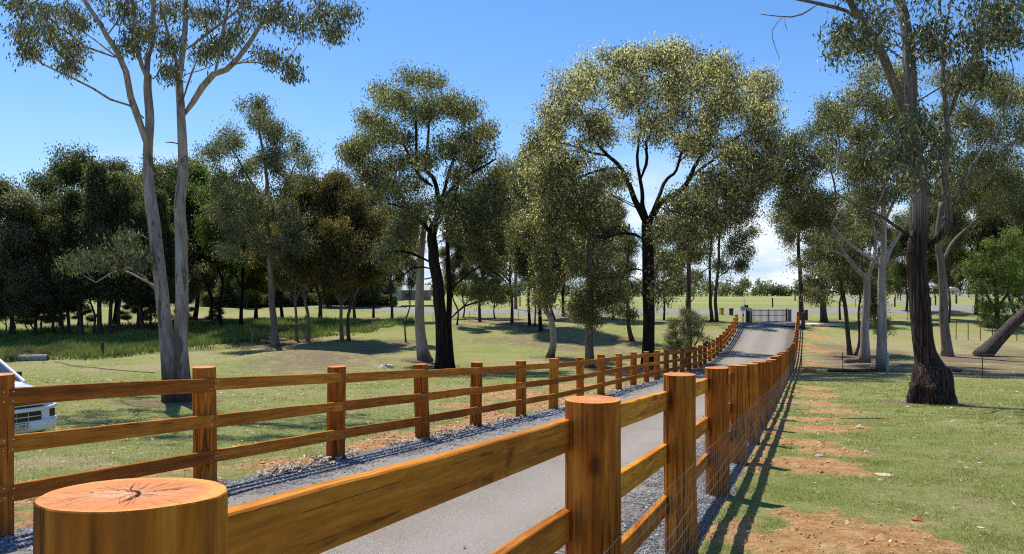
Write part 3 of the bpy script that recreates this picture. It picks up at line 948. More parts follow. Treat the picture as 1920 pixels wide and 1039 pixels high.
# ------------------------------------------------------------------ timber fences
def post_mesh(seed, sides=40, r=0.113, h=1.24, tilt=(0.0, 0.0)):
    rng = np.random.default_rng(seed)
    a = np.arange(sides) * 2 * np.pi / sides
    per = 1 + 0.035 * (vnoise(np.cos(a) * 1.4 + seed, np.sin(a) * 1.4, 3) - 0.5) * 2 + 0.02 * (vnoise(np.cos(a) * 6 + seed, np.sin(a) * 6, 9) - 0.5)
    zs = np.concatenate([[-(h + 0.30)], np.linspace(-h, -0.05, 16), [-0.006, -0.002, 0.0]])
    V = []
    for i, z in enumerate(zs):
        k = 1.0 + 0.02 * (-z / h)
        if i == len(zs) - 1: k *= 0.985
        if i == len(zs) - 2: k *= 0.996
        w = per * k * r * (1 + 0.012 * (vnoise(a * 3, np.full(sides, z * 3 + seed), 5) - 0.5))
        x = np.cos(a) * w; y = np.sin(a) * w
        x = x + 0.010 * math.sin(z * 1.7 + seed); y = y + 0.008 * math.sin(z * 2.1 + seed * 2)
        V.append(np.stack([x, y, z + tilt[0] * x + tilt[1] * y], 1))
    V = np.concatenate(V)
    n = len(zs)
    i = np.arange(n - 1)[:, None] * sides; j = np.arange(sides)[None, :]; j2 = (j + 1) % sides
    Q = np.stack([i + j, i + j2, i + sides + j2, i + sides + j], -1).reshape(-1, 4)
    mb = MB(); mb.add(V, Q)
    # sawn top: rings of faces, very slightly uneven
    top = (n - 1) * sides
    ring = V[top:top + sides]
    c = ring.mean(0)
    base = mb.n
    rs = [0.75, 0.5, 0.25]
    VV = [c + (ring - c) * s + np.array([0, 0, 1]) * rng.normal(0, 0.0006, (sides, 1)) for s in rs]
    mb.add(np.concatenate(VV + [c[None]]))
    allr = [top] + [base + k * sides for k in range(3)]
    for k in range(3):
        q = np.stack([allr[k] + np.arange(sides), allr[k] + (np.arange(sides) + 1) % sides,
                      allr[k + 1] + (np.arange(sides) + 1) % sides, allr[k + 1] + np.arange(sides)], 1) - mb.n
        mb.add(np.zeros((0, 3)), q, m=1)
    t = np.stack([allr[3] + np.arange(sides), allr[3] + (np.arange(sides) + 1) % sides, np.full(sides, base + 3 * sides)], 1) - mb.n
    mb.add(np.zeros((0, 3)), None, t, m=1)
    return mb.mesh('post', [M['post'], M['end']], smooth=False)


def rail_mesh(seed, L, h=0.128, t=0.042, screws=True, side=1, mat='rail'):
    """rail along x, from -L/2 to L/2; side = the way its visible face looks (+y or -y)"""
    rng = np.random.default_rng(seed)
    n = 26
    xs = np.linspace(-L / 2 + 0.002, L / 2 - 0.002, n)
    k1 = (vnoise(xs * 1.1 + seed * 3.1, xs * 0, 4) - 0.5) * 0.010
    k2 = (vnoise(xs * 1.3 + seed * 5.7, xs * 0, 8) - 0.5) * 0.010 + (vnoise(xs * 9, xs * 0 + seed, 2) - 0.5) * 0.003
    c = 0.004
    V = []
    for x, a, b in zip(xs, k1, k2):
        zt = h / 2 + b; zb = -h / 2 + a; y = t / 2
        V.append([[x, -y, zb + c], [x, -y + c, zb], [x, y - c, zb], [x, y, zb + c], [x, y, zt - c], [x, y - c, zt], [x, -y + c, zt], [x, -y, zt - c]])
    V = np.array(V).reshape(-1, 3); s = 8
    i = np.arange(n - 1)[:, None] * s; j = np.arange(s)[None, :]; j2 = (j + 1) % s
    Q = np.stack([i + j, i + s + j, i + s + j2, i + j2], -1).reshape(-1, 4)
    mb = MB(); mb.add(V, Q)
    mb.ng.append(list(range(s))); mb.ngm.append(0)
    mb.ng.append(list(range((n - 1) * s, n * s))[::-1]); mb.ngm.append(0)
    if screws:
        for ex in (-L / 2 + 0.038, L / 2 - 0.038):
            for z in (-h * 0.28, h * 0.28):
                mb.revolve([(0.0062, 0.0), (0.0058, 0.003), (0.002, 0.0042)], 8, m=1,
                           c=(ex + rng.normal(0, 0.003), side * (t / 2) if side > 0 else -t / 2 - 0.0035, z), axis='y')
    return mb.mesh('rail', [M[mat], M['galv']], smooth=False)


def frame_matrix(a, b):
    """x axis from a to b, z as upright as possible, origin half way"""
    x = (Vector(b) - Vector(a)).normalized()
    y = Vector((0, 0, 1)).cross(x).normalized(); z = x.cross(y)
    m = Matrix((x, y, z)).transposed().to_4x4(); m.translation = (Vector(a) + Vector(b)) / 2
    return m


def build_fence(line, Ys, face, mesh_side, label, seed, wire_rows, first_tilt=None):
    root = empty('timber_fence', (float(line(Ys[0])), float(Ys[0]), gz(line(Ys[0]), Ys[0])))
    tag(root, label, 'fence')
    rl = root.location.copy()
    rng = random.Random(seed)
    variants = [post_mesh(seed * 10 + k, 32 if k else 72, tilt=(rng.uniform(-.02, .02), rng.uniform(-.02, .02))) for k in range(6)]
    if first_tilt: variants[0] = post_mesh(seed * 10 + 3, 96, tilt=first_tilt)
    H = 1.24
    Ys = np.asarray(Ys)
    X = line(Ys); G = ground(X, Ys)
    tops = []
    for k, (x, y, g) in enumerate(zip(X, Ys, G)):
        dz = 0.0 if k == 0 else rng.uniform(-0.022, 0.022)
        v = variants[0] if k == 0 else variants[1 + rng.randrange(5)]
        o = bpy.data.objects.new('post', v)
        o.location = (x - rl.x, y - rl.y, g + H + dz - rl.z)
        o.rotation_euler = (rng.gauss(0, 0.006), rng.gauss(0, 0.006), 0 if k == 0 else rng.uniform(0, 6.28))
        if k > 0: o.scale = (rng.uniform(0.93, 1.06),) * 2 + (1,)
        link(o, root)
        tops.append(g + H)
        if k == 0 and first_tilt:
            # the open drying split across the heart of the nearest post
            sp_ = MB()
            for P_, w_ in (([(-.030, .012), (-.012, .016), (.008, .010), (.020, -.008), (.022, -.034), (.020, -.062)], .0022), ([(.020, .004), (.040, .020), (.058, .028), (.080, .046)], .0010), ([(-.030, .012), (-.046, .004), (-.060, -.002)], .0009),
                           ([(-.002, .014), (-.012, .040), (-.020, .072)], .0007), ([(-.040, -.03), (-.052, -.052), (-.066, -.074)], .0007)):
                Q_ = smooth_path(np.array([[a, b, 0] for a, b in P_]), 14); T_ = unit(np.gradient(Q_, axis=0)); N_ = np.stack([-T_[:, 1], T_[:, 0], T_[:, 0] * 0], 1)
                ww = w_ * np.sin(np.linspace(0.15, np.pi - 0.15, 14))[:, None] * (1 + 0.4 * (vnoise(np.arange(14) * 1.3, np.zeros(14), 3) - .5))[:, None]
                V_ = np.concatenate([Q_ - N_ * ww, Q_ + N_ * ww]); V_[:, 2] = first_tilt[1] * V_[:, 1] + first_tilt[0] * V_[:, 0] + 0.0016
                sp_.add(V_, [[i, i + 1, i + 15, i + 14] for i in range(13)])
            sp_.obj('split', M['crackdark'], o)
    offs = [0.160, 0.527, 0.890]                 # rail centres below the post tops
    for k in range(len(Ys) - 1):
        a0 = np.array([X[k], Ys[k], tops[k]]); b0 = np.array([X[k + 1], Ys[k + 1], tops[k + 1]])
        d = b0 - a0; nrm = np.array([d[1], -d[0], 0]); nrm /= np.linalg.norm(nrm)     # points right
        for r, of in enumerate(offs):
            a = a0 + nrm * face * 0.098 - np.array([0, 0, of + rng.uniform(-.006, .006)])
            b = b0 + nrm * face * 0.098 - np.array([0, 0, of + rng.uniform(-.006, .006)])
            L = float(np.linalg.norm(b - a))
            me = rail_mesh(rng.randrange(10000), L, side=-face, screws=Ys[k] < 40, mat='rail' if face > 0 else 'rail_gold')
            o = bpy.data.objects.new('rail', me)
            mw = frame_matrix(a - np.array(rl), b - np.array(rl))
            o.matrix_local = mw
            link(o, root); o.matrix_local = mw
    # hinged joint wire on the outer side
    mb = MB()
    rw = 0.0013
    fine = np.concatenate([np.linspace(Ys[k], Ys[k + 1], 9)[:-1] for k in range(len(Ys) - 1)] + [[Ys[-1]]])
    wx = line(fine); wt = np.interp(fine, Ys, tops) - H
    dx = np.gradient(wx, fine); nn = np.sqrt(1 + dx ** 2)
    ox = wx + mesh_side * 0.122 / nn; oy = fine - mesh_side * 0.122 * dx / nn
    hs = np.linspace(0.06, 0.68, wire_rows)
    for hz in hs:
        P = np.stack([ox + 0.004 * np.sin(fine * 5.1 + hz * 9), oy, wt + hz + 0.006 * np.sin(fine * 3.3 + hz * 20)], 1) - np.array(rl)
        mb.tube(P, rw * (1.35 if hz in (hs[0], hs[-1]) else 1), 4, caps=False)
    s = np.concatenate([np.arange(Ys[0] + 0.1, 34, 0.142), np.arange(34, Ys[-1], 0.45)])
    for y in s:
        x0 = np.interp(y, fine, ox); y0 = np.interp(y, fine, oy); z0 = np.interp(y, fine, wt)
        P = np.stack([x0 + 0.005 * np.sin(np.arange(6) * 2.2 + y * 7), y0 + 0.008 * np.sin(np.arange(6) * 1.7 + y * 3), z0 + np.linspace(0.05, 0.69, 6)], 1) - np.array(rl)
        mb.tube(P, rw * 0.8, 3, caps=False)
    mb.obj('wire_mesh', M['wire'], root, smooth=True)
    return root


# ------------------------------------------------------------------ car
def make_car():
    root = empty('parked_car')
    tag(root, 'white pickup style car whose nose shows behind the left fence', 'car')
    # stations along y (0 nose, negative to the tail): y, half width, bottom, top, roundness
    def ring(y, hw, zb, zt, shoulder, n=28, crown=0.03):
        pts = []
        for i in range(n):
            a = 2 * math.pi * i / n
            c, s = math.cos(a), math.sin(a)
            e = 0.30
            x = hw * math.copysign(abs(c) ** e, c); zz = math.copysign(abs(s) ** e, s)
            z = (zb + zt) / 2 + (zt - zb) / 2 * zz
            if zz > 0: x *= 1 - shoulder * max(0, zz) ** 3; z += crown * (1 - (x / hw) ** 2)
            pts.append((x, y, z))
        return pts
    st = [(0.02, 0.50, 0.36, 0.62, .0), (-0.02, 0.66, 0.32, 0.72, .0), (-0.10, 0.79, 0.29, 0.80, .02), (-0.22, 0.865, 0.28, 0.92, .04), (-0.42, 0.90, 0.28, 1.01, .07), (-0.75, 0.91, 0.28, 1.055, .09), (-1.15, 0.915, 0.28, 1.09, .09),
          (-1.45, 0.915, 0.28, 1.12, .07), (-1.9, 0.915, 0.28, 1.12, .04), (-3.2, 0.915, 0.28, 1.12, .03), (-4.7, 0.91, 0.32, 1.12, .03), (-4.98, 0.88, 0.40, 1.10, .03), (-5.05, 0.84, 0.5, 1.0, .05)]
    mb = MB()
    V = []; n = 28
    for y, hw, zb, zt, sh in st: V += ring(y, hw, zb, zt, sh)
    V = np.array(V)
    i = np.arange(len(st) - 1)[:, None] * n; j = np.arange(n)[None, :]; j2 = (j + 1) % n
    Q = np.stack([i + j, i + j2, i + n + j2, i + n + j], -1).reshape(-1, 4)
    mb.add(V, Q); mb.ng.append(list(range(n))[::-1]); mb.ngm.append(0); mb.ng.append(list(range((len(st) - 1) * n, len(st) * n))); mb.ngm.append(0)
    # bonnet bulges
    body = mb.obj('body', M['carpaint'], root, smooth=True)
    body.modifiers.new('subsurf', 'SUBSURF').render_levels = 1
    # cabin frame
    cb = MB()
    prof = [(-1.40, 1.10, 0.80), (-2.25, 1.62, 0.66), (-2.7, 1.70, 0.62), (-3.3, 1.69, 0.62), (-3.9, 1.62, 0.64), (-4.25, 1.12, 0.80)]
    for (y0, z0, w0), (y1, z1, w1) in zip(prof[1:-1], prof[2:-1]):
        v = [(-w0, y0, z0), (w0, y0, z0), (w1, y1, z1), (-w1, y1, z1)]
        v2 = [(x, y, z - 0.06) for x, y, z in v]
        cb.add(v + v2, [[0, 1, 2, 3], [7, 6, 5, 4], [0, 4, 5, 1], [1, 5, 6, 2], [2, 6, 7, 3], [3, 7, 4, 0]])
    for s in (-1, 1):
        for P in ([(s * .82, -1.22, 1.06), (s * .76, -1.6, 1.27), (s * .665, -2.25, 1.63)], [(s * .84, -2.82, 1.10), (s * .63, -2.82, 1.66)], [(s * .81, -4.22, 1.10), (s * .64, -3.88, 1.62)], [(s * .845, -3.6, 1.10), (s * .635, -3.55, 1.66)]):
            cb.tube(np.array(P), 0.045, 8)
    cb.obj('cabin', M['carpaint'], root, bevel=0.01)
    gl = MB()
    def quad(v): gl.add(v, [[0, 1, 2, 3]])
    quad([(-.79, -1.27, 1.08), (.79, -1.27, 1.08), (.65, -2.23, 1.61), (-.65, -2.23, 1.61)])
    quad([(-.78, -4.19, 1.13), (.78, -4.19, 1.13), (.62, -3.90, 1.60), (-.62, -3.90, 1.60)])
    for s in (-1, 1):
        gl.add([(s * .82, -1.45, 1.12), (s * .84, -2.7, 1.12), (s * .63, -2.8, 1.64), (s * .66, -2.26, 1.61)], [[0, 1, 2, 3]])
        gl.add([(s * .84, -2.84, 1.12), (s * .82, -4.15, 1.12), (s * .64, -3.86, 1.60), (s * .63, -2.84, 1.64)], [[0, 1, 2, 3]])
    g = gl.obj('windscreen', M['carglass'], root)
    sm = g.modifiers.new('solid', 'SOLIDIFY'); sm.thickness = 0.006
    # grille: dark opening with two pale bars
    gr = MB()
    gr.box((0, 0.005, 0.79), (1.00, 0.10, 0.15)); gr.box((0, 0.045, 0.55), (0.92, 0.06, 0.17))
    go = gr.obj('grille', M['blackplastic'], root, bevel=0.012)
    bars = MB()
    bars.box((0, 0.063, 0.82), (0.98, 0.025, 0.022)); bars.box((0, 0.063, 0.765), (0.98, 0.025, 0.022))
    bars.box((0, 0.082, 0.555), (0.86, 0.02, 0.018))
    for x in (-.22, .0, .22): bars.box((x, 0.076, 0.55), (0.008, 0.008, 0.16))
    bars.obj('grille_bar', M['chrome'], go, bevel=0.003)
    bp = MB()
    xs = np.linspace(-0.9, 0.9, 25)
    P = np.stack([xs, 0.10 - 0.34 * (np.abs(xs) / 0.9) ** 3.2, np.full(25, 0.665)], 1)
    V = []
    for x, y, z in P: V += [(x, y, 0.64), (x, y + .03, 0.66), (x, y + .03, 0.70), (x, y, 0.72), (x, y - .12, 0.71), (x, y - .12, 0.65)]
    V = np.array(V); i = np.arange(24)[:, None] * 6; j = np.arange(6)[None, :]; j2 = (j + 1) % 6
    bp.add(V, np.stack([i + j, i + 6 + j, i + 6 + j2, i + j2], -1).reshape(-1, 4))
    V2 = []
    for x, y, z in P: V2 += [(x, y - .03, 0.25), (x, y + .02, 0.29), (x, y + .03, 0.46), (x, y, 0.475), (x, y - .12, 0.46), (x, y - .12, 0.26)]
    bp.add(np.array(V2), np.stack([i + j, i + 6 + j, i + 6 + j2, i + j2], -1).reshape(-1, 4))
    bp.obj('bumper', M['carpaint'], root, smooth=True)
    for s in (-1, 1):
        f = MB(); f.box((0, 0, 0), (0.17, 0.07, 0.15))
        fo = f.obj('fog_lamp', M['blackplastic'], root, bevel=0.02, loc=(s * 0.72, -0.09, 0.565)); fo.rotation_euler = (0, 0, -s * 0.45)
        h = MB()
        hx = [(0.50, 0.02, .80), (0.80, -0.20, .86), (0.86, -0.42, .90), (0.86, -0.45, .99), (0.78, -0.26, .98), (0.52, -0.06, .92)]
        fr = [(s * x, y + 0.035, z) for x, y, z in hx]; bk = [(s * x * 0.93, y - 0.08, z) for x, y, z in hx]
        h.ngon(fr if s < 0 else fr[::-1]); h.ngon(bk if s > 0 else bk[::-1])
        for k in range(6):
            k2 = (k + 1) % 6; h.ngon([fr[k], fr[k2], bk[k2], bk[k]])
        h.obj('headlight', M['lens'], root)
        mi = MB(); mi.box((0, 0, 0), (0.20, 0.11, 0.17)); mi.box((-s * 0.13, -0.01, -0.05), (0.12, 0.04, 0.04))
        mi.obj('wing_mirror', M['blackplastic'], root, bevel=0.03, loc=(s * 0.98, -1.85, 1.14))
        hd = MB(); hd.box((0, 0, 0), (0.03, 0.14, 0.03)); hd.obj('door_handle', M['blackplastic'], root, bevel=0.008, loc=(s * .925, -2.55, 0.98))
        for wy in (-0.95, -4.05):
            w = MB(); w.revolve([(0.24, -0.12), (0.345, -0.115), (0.37, -0.08), (0.37, 0.08), (0.345, 0.115), (0.24, 0.12)], 32, axis='x', caps=False)
            wo = w.obj('wheel', M['tyre'], root, loc=(s * 0.80, wy, 0.37), smooth=True)
            rr = MB(); rr.revolve([(0.25, -0.11), (0.25, 0.0), (0.10, 0.03), (0.05, 0.05)], 24, axis='x')
            ro = rr.obj('rim', M['chrome'], wo); ro.scale = (s, 1, 1)
            ar = MB(); aa = np.linspace(-0.25, math.pi + 0.25, 16)
            ar.tube(np.stack([np.zeros(16), np.cos(aa) * 0.43, np.sin(aa) * 0.43], 1), 0.045, 8)
            ar.obj('wheel_arch', M['blackplastic'], root, loc=(s * 0.895, wy, 0.37), smooth=True)
    # number plate
    pl = MB(); pl.box((0, 0, 0), (0.385, 0.012, 0.118)); po = pl.obj('number_plate', M['plateframe'], root, loc=(0, 0.148, 0.40), bevel=0.004)
    pi = MB(); pi.box((0, 0.008, 0), (0.366, 0.006, 0.100)); pi.obj('plate_face', M['plate'], po)
    cu = bpy.data.curves.new('plate_text', 'FONT'); cu.body = 'CIC\u00b728N'; cu.size = 0.098; cu.align_x = 'CENTER'; cu.align_y = 'CENTER'; cu.extrude = 0.0015
    cu.space_character = 0.97
    to = bpy.data.objects.new('plate_text_tmp', cu); COL.objects.link(to)
    bpy.context.view_layer.update()
    me = bpy.data.meshes.new_from_object(to.evaluated_get(bpy.context.evaluated_depsgraph_get()))
    bpy.data.objects.remove(to)
    me.materials.clear(); me.materials.append(M['platetext'])
    t = bpy.data.objects.new('plate_lettering', me); t.location = (0, 0.0125, 0.0); t.rotation_euler = (R(90), 0, R(180)); t.scale = (0.93, 0.88, 1)
    link(t, po)
    return root


# ------------------------------------------------------------------ gate and things at the road
def steel_gate(loc, width, height):
    root = empty('entrance_gate', loc)
    tag(root, 'black steel entrance gate of thin upright bars closing the top of the driveway', 'gate')
    fr = MB()
    w = width / 2
    for z in (0.08, height * 0.52, height - 0.10): fr.box((0, 0, z), (width, 0.035, 0.045))
    for x in (-w, 0, w): fr.box((x, 0, height / 2 + 0.01), (0.07, 0.052, height - 0.03))
    fr.obj('gate_frame', M['blackmetal'], root, bevel=0.004)
    br = MB()
    for x in np.linspace(-w, w, 31)[1:-1]:
        if abs(x) < 0.05: continue
        br.tube([(x, 0, 0.06), (x, 0, height - 0.03), (x, 0, height + 0.03)], [0.020, 0.020, 0.006], 6)
    br.obj('gate_bars', M['blackmetal'], root)
    br = MB(); br.box((0, -0.03, height * 0.6), (0.10, 0.03, 0.12)); br.obj('latch', M['blackmetal'], root, bevel=0.004)
    return root


def simple_post(name, loc, r, h, mat, label, cat='post', group=None, sides=14, cap=None, lean=(0, 0)):
    mb = MB(); mb.tube([(0, 0, -0.2), (0, 0, h * 0.5), (0, 0, h - 0.015), (0, 0, h)], [r * 1.03, r, r * 0.98, r * 0.9], sides)
    o = mb.obj(name, mat, None, loc=loc); o.rotation_euler = (lean[0], lean[1], 0)
    return tag(o, label, cat, group)


def wheelie_bin(loc, h, body_m, lid_m, label, rz=0.0):
    root = empty('wheelie_bin', loc, rz)
    tag(root, label, 'bin', 'wheelie bins on the verge by the road')
    w = h * 0.55
    b = MB()
    z0, z1 = h * 0.06, h * 0.9
    def rect(z, s): return [(-w / 2 * s, -w / 2 * s, z), (w / 2 * s, -w / 2 * s, z), (w / 2 * s, w / 2 * s, z), (-w / 2 * s, w / 2 * s, z)]
    v = rect(z0, 0.78) + rect(z1, 1.0) + rect(z1, 1.08) + rect(z1 + 0.04 * h, 1.08)
    q = []
    for k in range(3):
        for i in range(4): q.append([k * 4 + i, k * 4 + (i + 1) % 4, k * 4 + 4 + (i + 1) % 4, k * 4 + 4 + i])
    b.add(np.array(v), q); b.ngon(rect(z0, 0.78)[::-1]); b.ngon(rect(z1 + 0.04 * h, 1.08))
    b.obj('bin_body', body_m, root, bevel=0.012)
    l = MB(); v = rect(z1 + 0.045 * h, 1.1) + rect(z1 + 0.10 * h, 0.9)
    v = [(x, y, z) for x, y, z in v]
    l.add(np.array(v), [[3, 2, 1, 0], [4, 5, 6, 7], [0, 1, 5, 4], [1, 2, 6, 5], [2, 3, 7, 6], [3, 0, 4, 7]])
    l.obj('lid', lid_m, root, bevel=0.012)
    hd = MB(); hd.tube([(-w * 0.4, w * 0.62, z1), (w * 0.4, w * 0.62, z1)], 0.015, 8); hd.obj('handle', M['blackplastic'], root)
    for s in (-1, 1):
        wh = MB(); wh.revolve([(0.10 * h, -0.02), (0.10 * h, 0.02)], 14, axis='x')
        wh.obj('wheel', M['tyre'], root, loc=(s * w * 0.42, w * 0.42, 0.10 * h))
    return root


def letterbox(loc, bz, m, label, ph, w=0.34, group='letterboxes beside the gate', shape=0):
    root = empty('letterbox', loc); tag(root, label, 'letterbox', group)
    p = MB(); p.box((0, 0, ph / 2 - 0.1), (0.07, 0.07, ph + 0.2)); p.obj('stand', M['greywood'], root, bevel=0.006)
    b = MB()
    if shape == 0:
        b.box((0, 0, ph + bz / 2), (w, 0.40, bz))
        b.add([(-w * .58, -.24, ph + bz), (w * .58, -.24, ph + bz), (w * .58, .24, ph + bz), (-w * .58, .24, ph + bz), (0, -.24, ph + bz * 1.5), (0, .24, ph + bz * 1.5)],
              [[0, 1, 2, 3][::-1], [0, 4, 5, 3][::-1], [1, 2, 5, 4]], m=0); b.ngon([(-w * .58, -.24, ph + bz), (w * .58, -.24, ph + bz), (0, -.24, ph + bz * 1.5)])
    else:
        a = np.linspace(0, math.pi, 9)
        prof = [(math.cos(t) * w / 2, ph + bz * 0.6 + math.sin(t) * w / 2 * 0.8) for t in a]
        fr = [(x, -.22, z) for x, z in prof] + [(-w / 2, -.22, ph), (w / 2, -.22, ph)]; bk = [(x, .22, z) for x, _, z in fr]
        b.ngon(fr[::-1]); b.ngon(bk)
        for k in range(len(fr)):
            k2 = (k + 1) % len(fr); b.ngon([fr[k], fr[k2], bk[k2], bk[k]])
    bo = b.obj('box', m, root)
    s = MB(); s.box((0, -0.245 if shape == 0 else -0.225, ph + bz * 0.55), (w * 0.6, 0.008, 0.03)); s.obj('slot', M['blackplastic'], bo)
    return root

# ------------------------------------------------------------------ material table
def mkmats():
    m = {}
    m['post'] = mat_wood('post'); m['rail'] = mat_wood('rail'); m['rail_gold'] = mat_wood('rail_gold'); m['end'] = mat_endgrain()
    m['galv'] = plain('galvanised', (0.55, 0.55, 0.56), 0.4, 0.5, 0.6)
    m['wire'] = plain('fence_wire', (0.34, 0.34, 0.34), 0.42, 0.5, 0.75)
    m['carpaint'] = plain('white_paint', (0.78, 0.79, 0.80), 0.25, 0.5, 0, 0.6, 0.02)
    n = NT('car_glass'); n.bsdf((0.03, 0.05, 0.07), 0.05, 0.8); m['carglass'] = n.m
    m['blackplastic'] = plain('black_plastic', (0.018, 0.019, 0.02), 0.45, 0.4)
    m['chrome'] = plain('chrome', (0.62, 0.63, 0.65), 0.2, 0.5, 0.9)
    m['lens'] = plain('lamp_lens', (0.35, 0.37, 0.40), 0.08, 0.8)
    m['tyre'] = plain('tyre', (0.022, 0.022, 0.022), 0.85, 0.2)
    m['plate'] = plain('plate_face', (0.62, 0.60, 0.52), 0.4, 0.4, var=0.02)
    m['plateframe'] = plain('plate_frame', (0.02, 0.02, 0.02), 0.4)
    m['platetext'] = plain('plate_lettering', (0.02, 0.02, 0.025), 0.5)
    m['blackmetal'] = plain('black_metal', (0.02, 0.021, 0.023), 0.4, 0.4)
    m['greywood'] = plain('weathered_wood', (0.19, 0.165, 0.135), 0.85, 0.2, var=0.4, scale=14, bump=0.4)
    m['darkwood'] = plain('dark_old_wood', (0.075, 0.055, 0.042), 0.9, 0.15, var=0.45, scale=12, bump=0.5)
    m['steel'] = plain('galvanised_post', (0.30, 0.33, 0.33), 0.5, 0.4, 0.3)
    m['rust'] = plain('rusty_steel', (0.13, 0.062, 0.038), 0.85, 0.2, var=0.4, scale=20)
    m['cream'] = plain('cream_paint', (0.62, 0.57, 0.46), 0.5, 0.3, var=0.08)
    m['white'] = plain('white_enamel', (0.74, 0.74, 0.72), 0.45, 0.4, var=0.06)
    m['yellow'] = plain('yellow_plastic', (0.62, 0.40, 0.02), 0.5, 0.4, var=0.08)
    m['red'] = plain('red_plastic', (0.28, 0.05, 0.035), 0.5, 0.4, var=0.1)
    m['dkgreen'] = plain('dark_green_plastic', (0.025, 0.035, 0.028), 0.5, 0.4)
    m['concrete'] = plain('concrete_pipe', (0.27, 0.27, 0.26), 0.9, 0.2, var=0.3, scale=9, bump=0.3)
    m['sand'] = plain('sandstone', (0.56, 0.45, 0.27), 0.9, 0.15, var=0.2, scale=9, bump=0.5)
    m['rock'] = plain('pale_rock', (0.48, 0.45, 0.38), 0.9, 0.2, var=0.25, scale=5, bump=0.5)
    m['bluestone'] = plain('blue_metal', (0.16, 0.165, 0.175), 0.8, 0.3, var=0.6, scale=60)
    m['palelog'] = plain('pale_log', (0.50, 0.43, 0.31), 0.9, 0.15, var=0.25, scale=8, bump=0.4)
    m['colorbond'] = plain('shed_cladding', (0.24, 0.27, 0.26), 0.5, 0.4, var=0.1)
    m['shedroof'] = plain('shed_roof', (0.45, 0.47, 0.48), 0.4, 0.4, 0.2, var=0.1)
    m['blue'] = plain('blue_tarpaulin', (0.02, 0.06, 0.30), 0.5, 0.4)
    m['hide'] = plain('pale_coat', (0.62, 0.54, 0.44), 0.8, 0.2, var=0.15, scale=3)
    m['poly'] = plain('poly_pipe', (0.10, 0.10, 0.11), 0.5, 0.4)
    m['crackdark'] = plain('open_split', (0.035, 0.010, 0.005), 0.9, 0.1)
    m['soilclod'] = plain('soil_clod', (0.40, 0.20, 0.085), 0.95, 0.1, var=0.4, scale=30)
    m['galvbright'] = plain('bright_steel', (0.62, 0.65, 0.68), 0.4, 0.5, 0.4)
    m['asphalt'] = plain('asphalt', (0.225, 0.212, 0.195), 0.85, 0.25, var=0.14, scale=3, bump=0.3)
    # bark
    m['b_gum'] = mat_bark('smooth_gum_bark', [(0.14, 0.108, 0.092), (0.29, 0.24, 0.215), (0.47, 0.415, 0.38)], (5, 5, 0.9), 0.5, 0.02, patch=((0.105, 0.080, 0.070), 0.9), low=(1.6, (0.10, 0.07, 0.055)))
    m['b_pale'] = mat_bark('pale_gum_bark', [(0.19, 0.15, 0.125), (0.33, 0.28, 0.24), (0.48, 0.44, 0.40)], (4, 4, 0.8), 0.35, 0.02, patch=((0.22, 0.16, 0.125), 0.7), low=(0.9, (0.14, 0.10, 0.08)))
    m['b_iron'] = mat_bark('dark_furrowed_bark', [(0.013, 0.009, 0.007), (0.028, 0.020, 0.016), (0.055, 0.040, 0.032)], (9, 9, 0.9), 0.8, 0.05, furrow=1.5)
    m['b_red'] = mat_bark('stringy_red_bark', [(0.026, 0.016, 0.012), (0.072, 0.044, 0.032), (0.165, 0.115, 0.088)], (11, 11, 0.55), 0.9, 0.05, furrow=1.2, high=(5.6, (0.13, 0.11, 0.095), (0.27, 0.24, 0.215)))
    m['b_brown'] = mat_bark('brown_bark', [(0.045, 0.032, 0.024), (0.105, 0.080, 0.062), (0.19, 0.155, 0.125)], (8, 8, 0.9), 0.7, 0.04, furrow=0.7)
    m['b_grey'] = mat_bark('grey_brown_bark', [(0.10, 0.080, 0.065), (0.19, 0.158, 0.13), (0.30, 0.26, 0.22)], (6, 6, 0.8), 0.6, 0.03, patch=((0.09, 0.065, 0.05), 0.6))
    # leaves: last stop above 0.85 is for blossom
    fl = (0.58, 0.54, 0.39)
    m['l_gum'] = mat_leaf('gum_leaves', [(0.05, (0.026, 0.032, 0.011)), (0.42, (0.075, 0.086, 0.036)), (0.78, (0.18, 0.185, 0.09)), (0.86, fl)], 0.26, 0.45)
    m['l_olive'] = mat_leaf('olive_leaves', [(0.05, (0.034, 0.034, 0.014)), (0.42, (0.102, 0.114, 0.056)), (0.78, (0.245, 0.25, 0.14)), (0.86, fl)], 0.46, 0.48)
    m['l_bloom'] = mat_leaf('blossoming_leaves', [(0.05, (0.036, 0.036, 0.015)), (0.42, (0.100, 0.108, 0.056)), (0.80, (0.26, 0.255, 0.16)), (0.88, fl)], 0.46, 0.48)
    m['l_brown'] = mat_leaf('bronze_leaves', [(0.05, (0.042, 0.036, 0.014)), (0.42, (0.112, 0.096, 0.038)), (0.78, (0.22, 0.185, 0.080)), (0.86, fl)], 0.46, 0.42)
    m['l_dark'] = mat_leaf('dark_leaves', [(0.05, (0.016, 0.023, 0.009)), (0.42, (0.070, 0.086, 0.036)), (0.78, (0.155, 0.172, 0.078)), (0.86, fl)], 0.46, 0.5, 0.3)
    m['l_green'] = mat_leaf('green_leaves', [(0.05, (0.020, 0.036, 0.008)), (0.42, (0.075, 0.120, 0.026)), (0.78, (0.155, 0.215, 0.055)), (0.86, fl)], 0.46, 0.45)
    m['l_bright'] = mat_leaf('bright_leaves', [(0.05, (0.032, 0.062, 0.010)), (0.42, (0.078, 0.130, 0.022)), (0.78, (0.16, 0.22, 0.05)), (0.86, fl)], 0.45, 0.5)
    m['l_grey'] = mat_leaf('grey_green_leaves', [(0.05, (0.040, 0.045, 0.024)), (0.42, (0.118, 0.130, 0.076)), (0.78, (0.24, 0.25, 0.155)), (0.86, fl)], 0.46, 0.45)
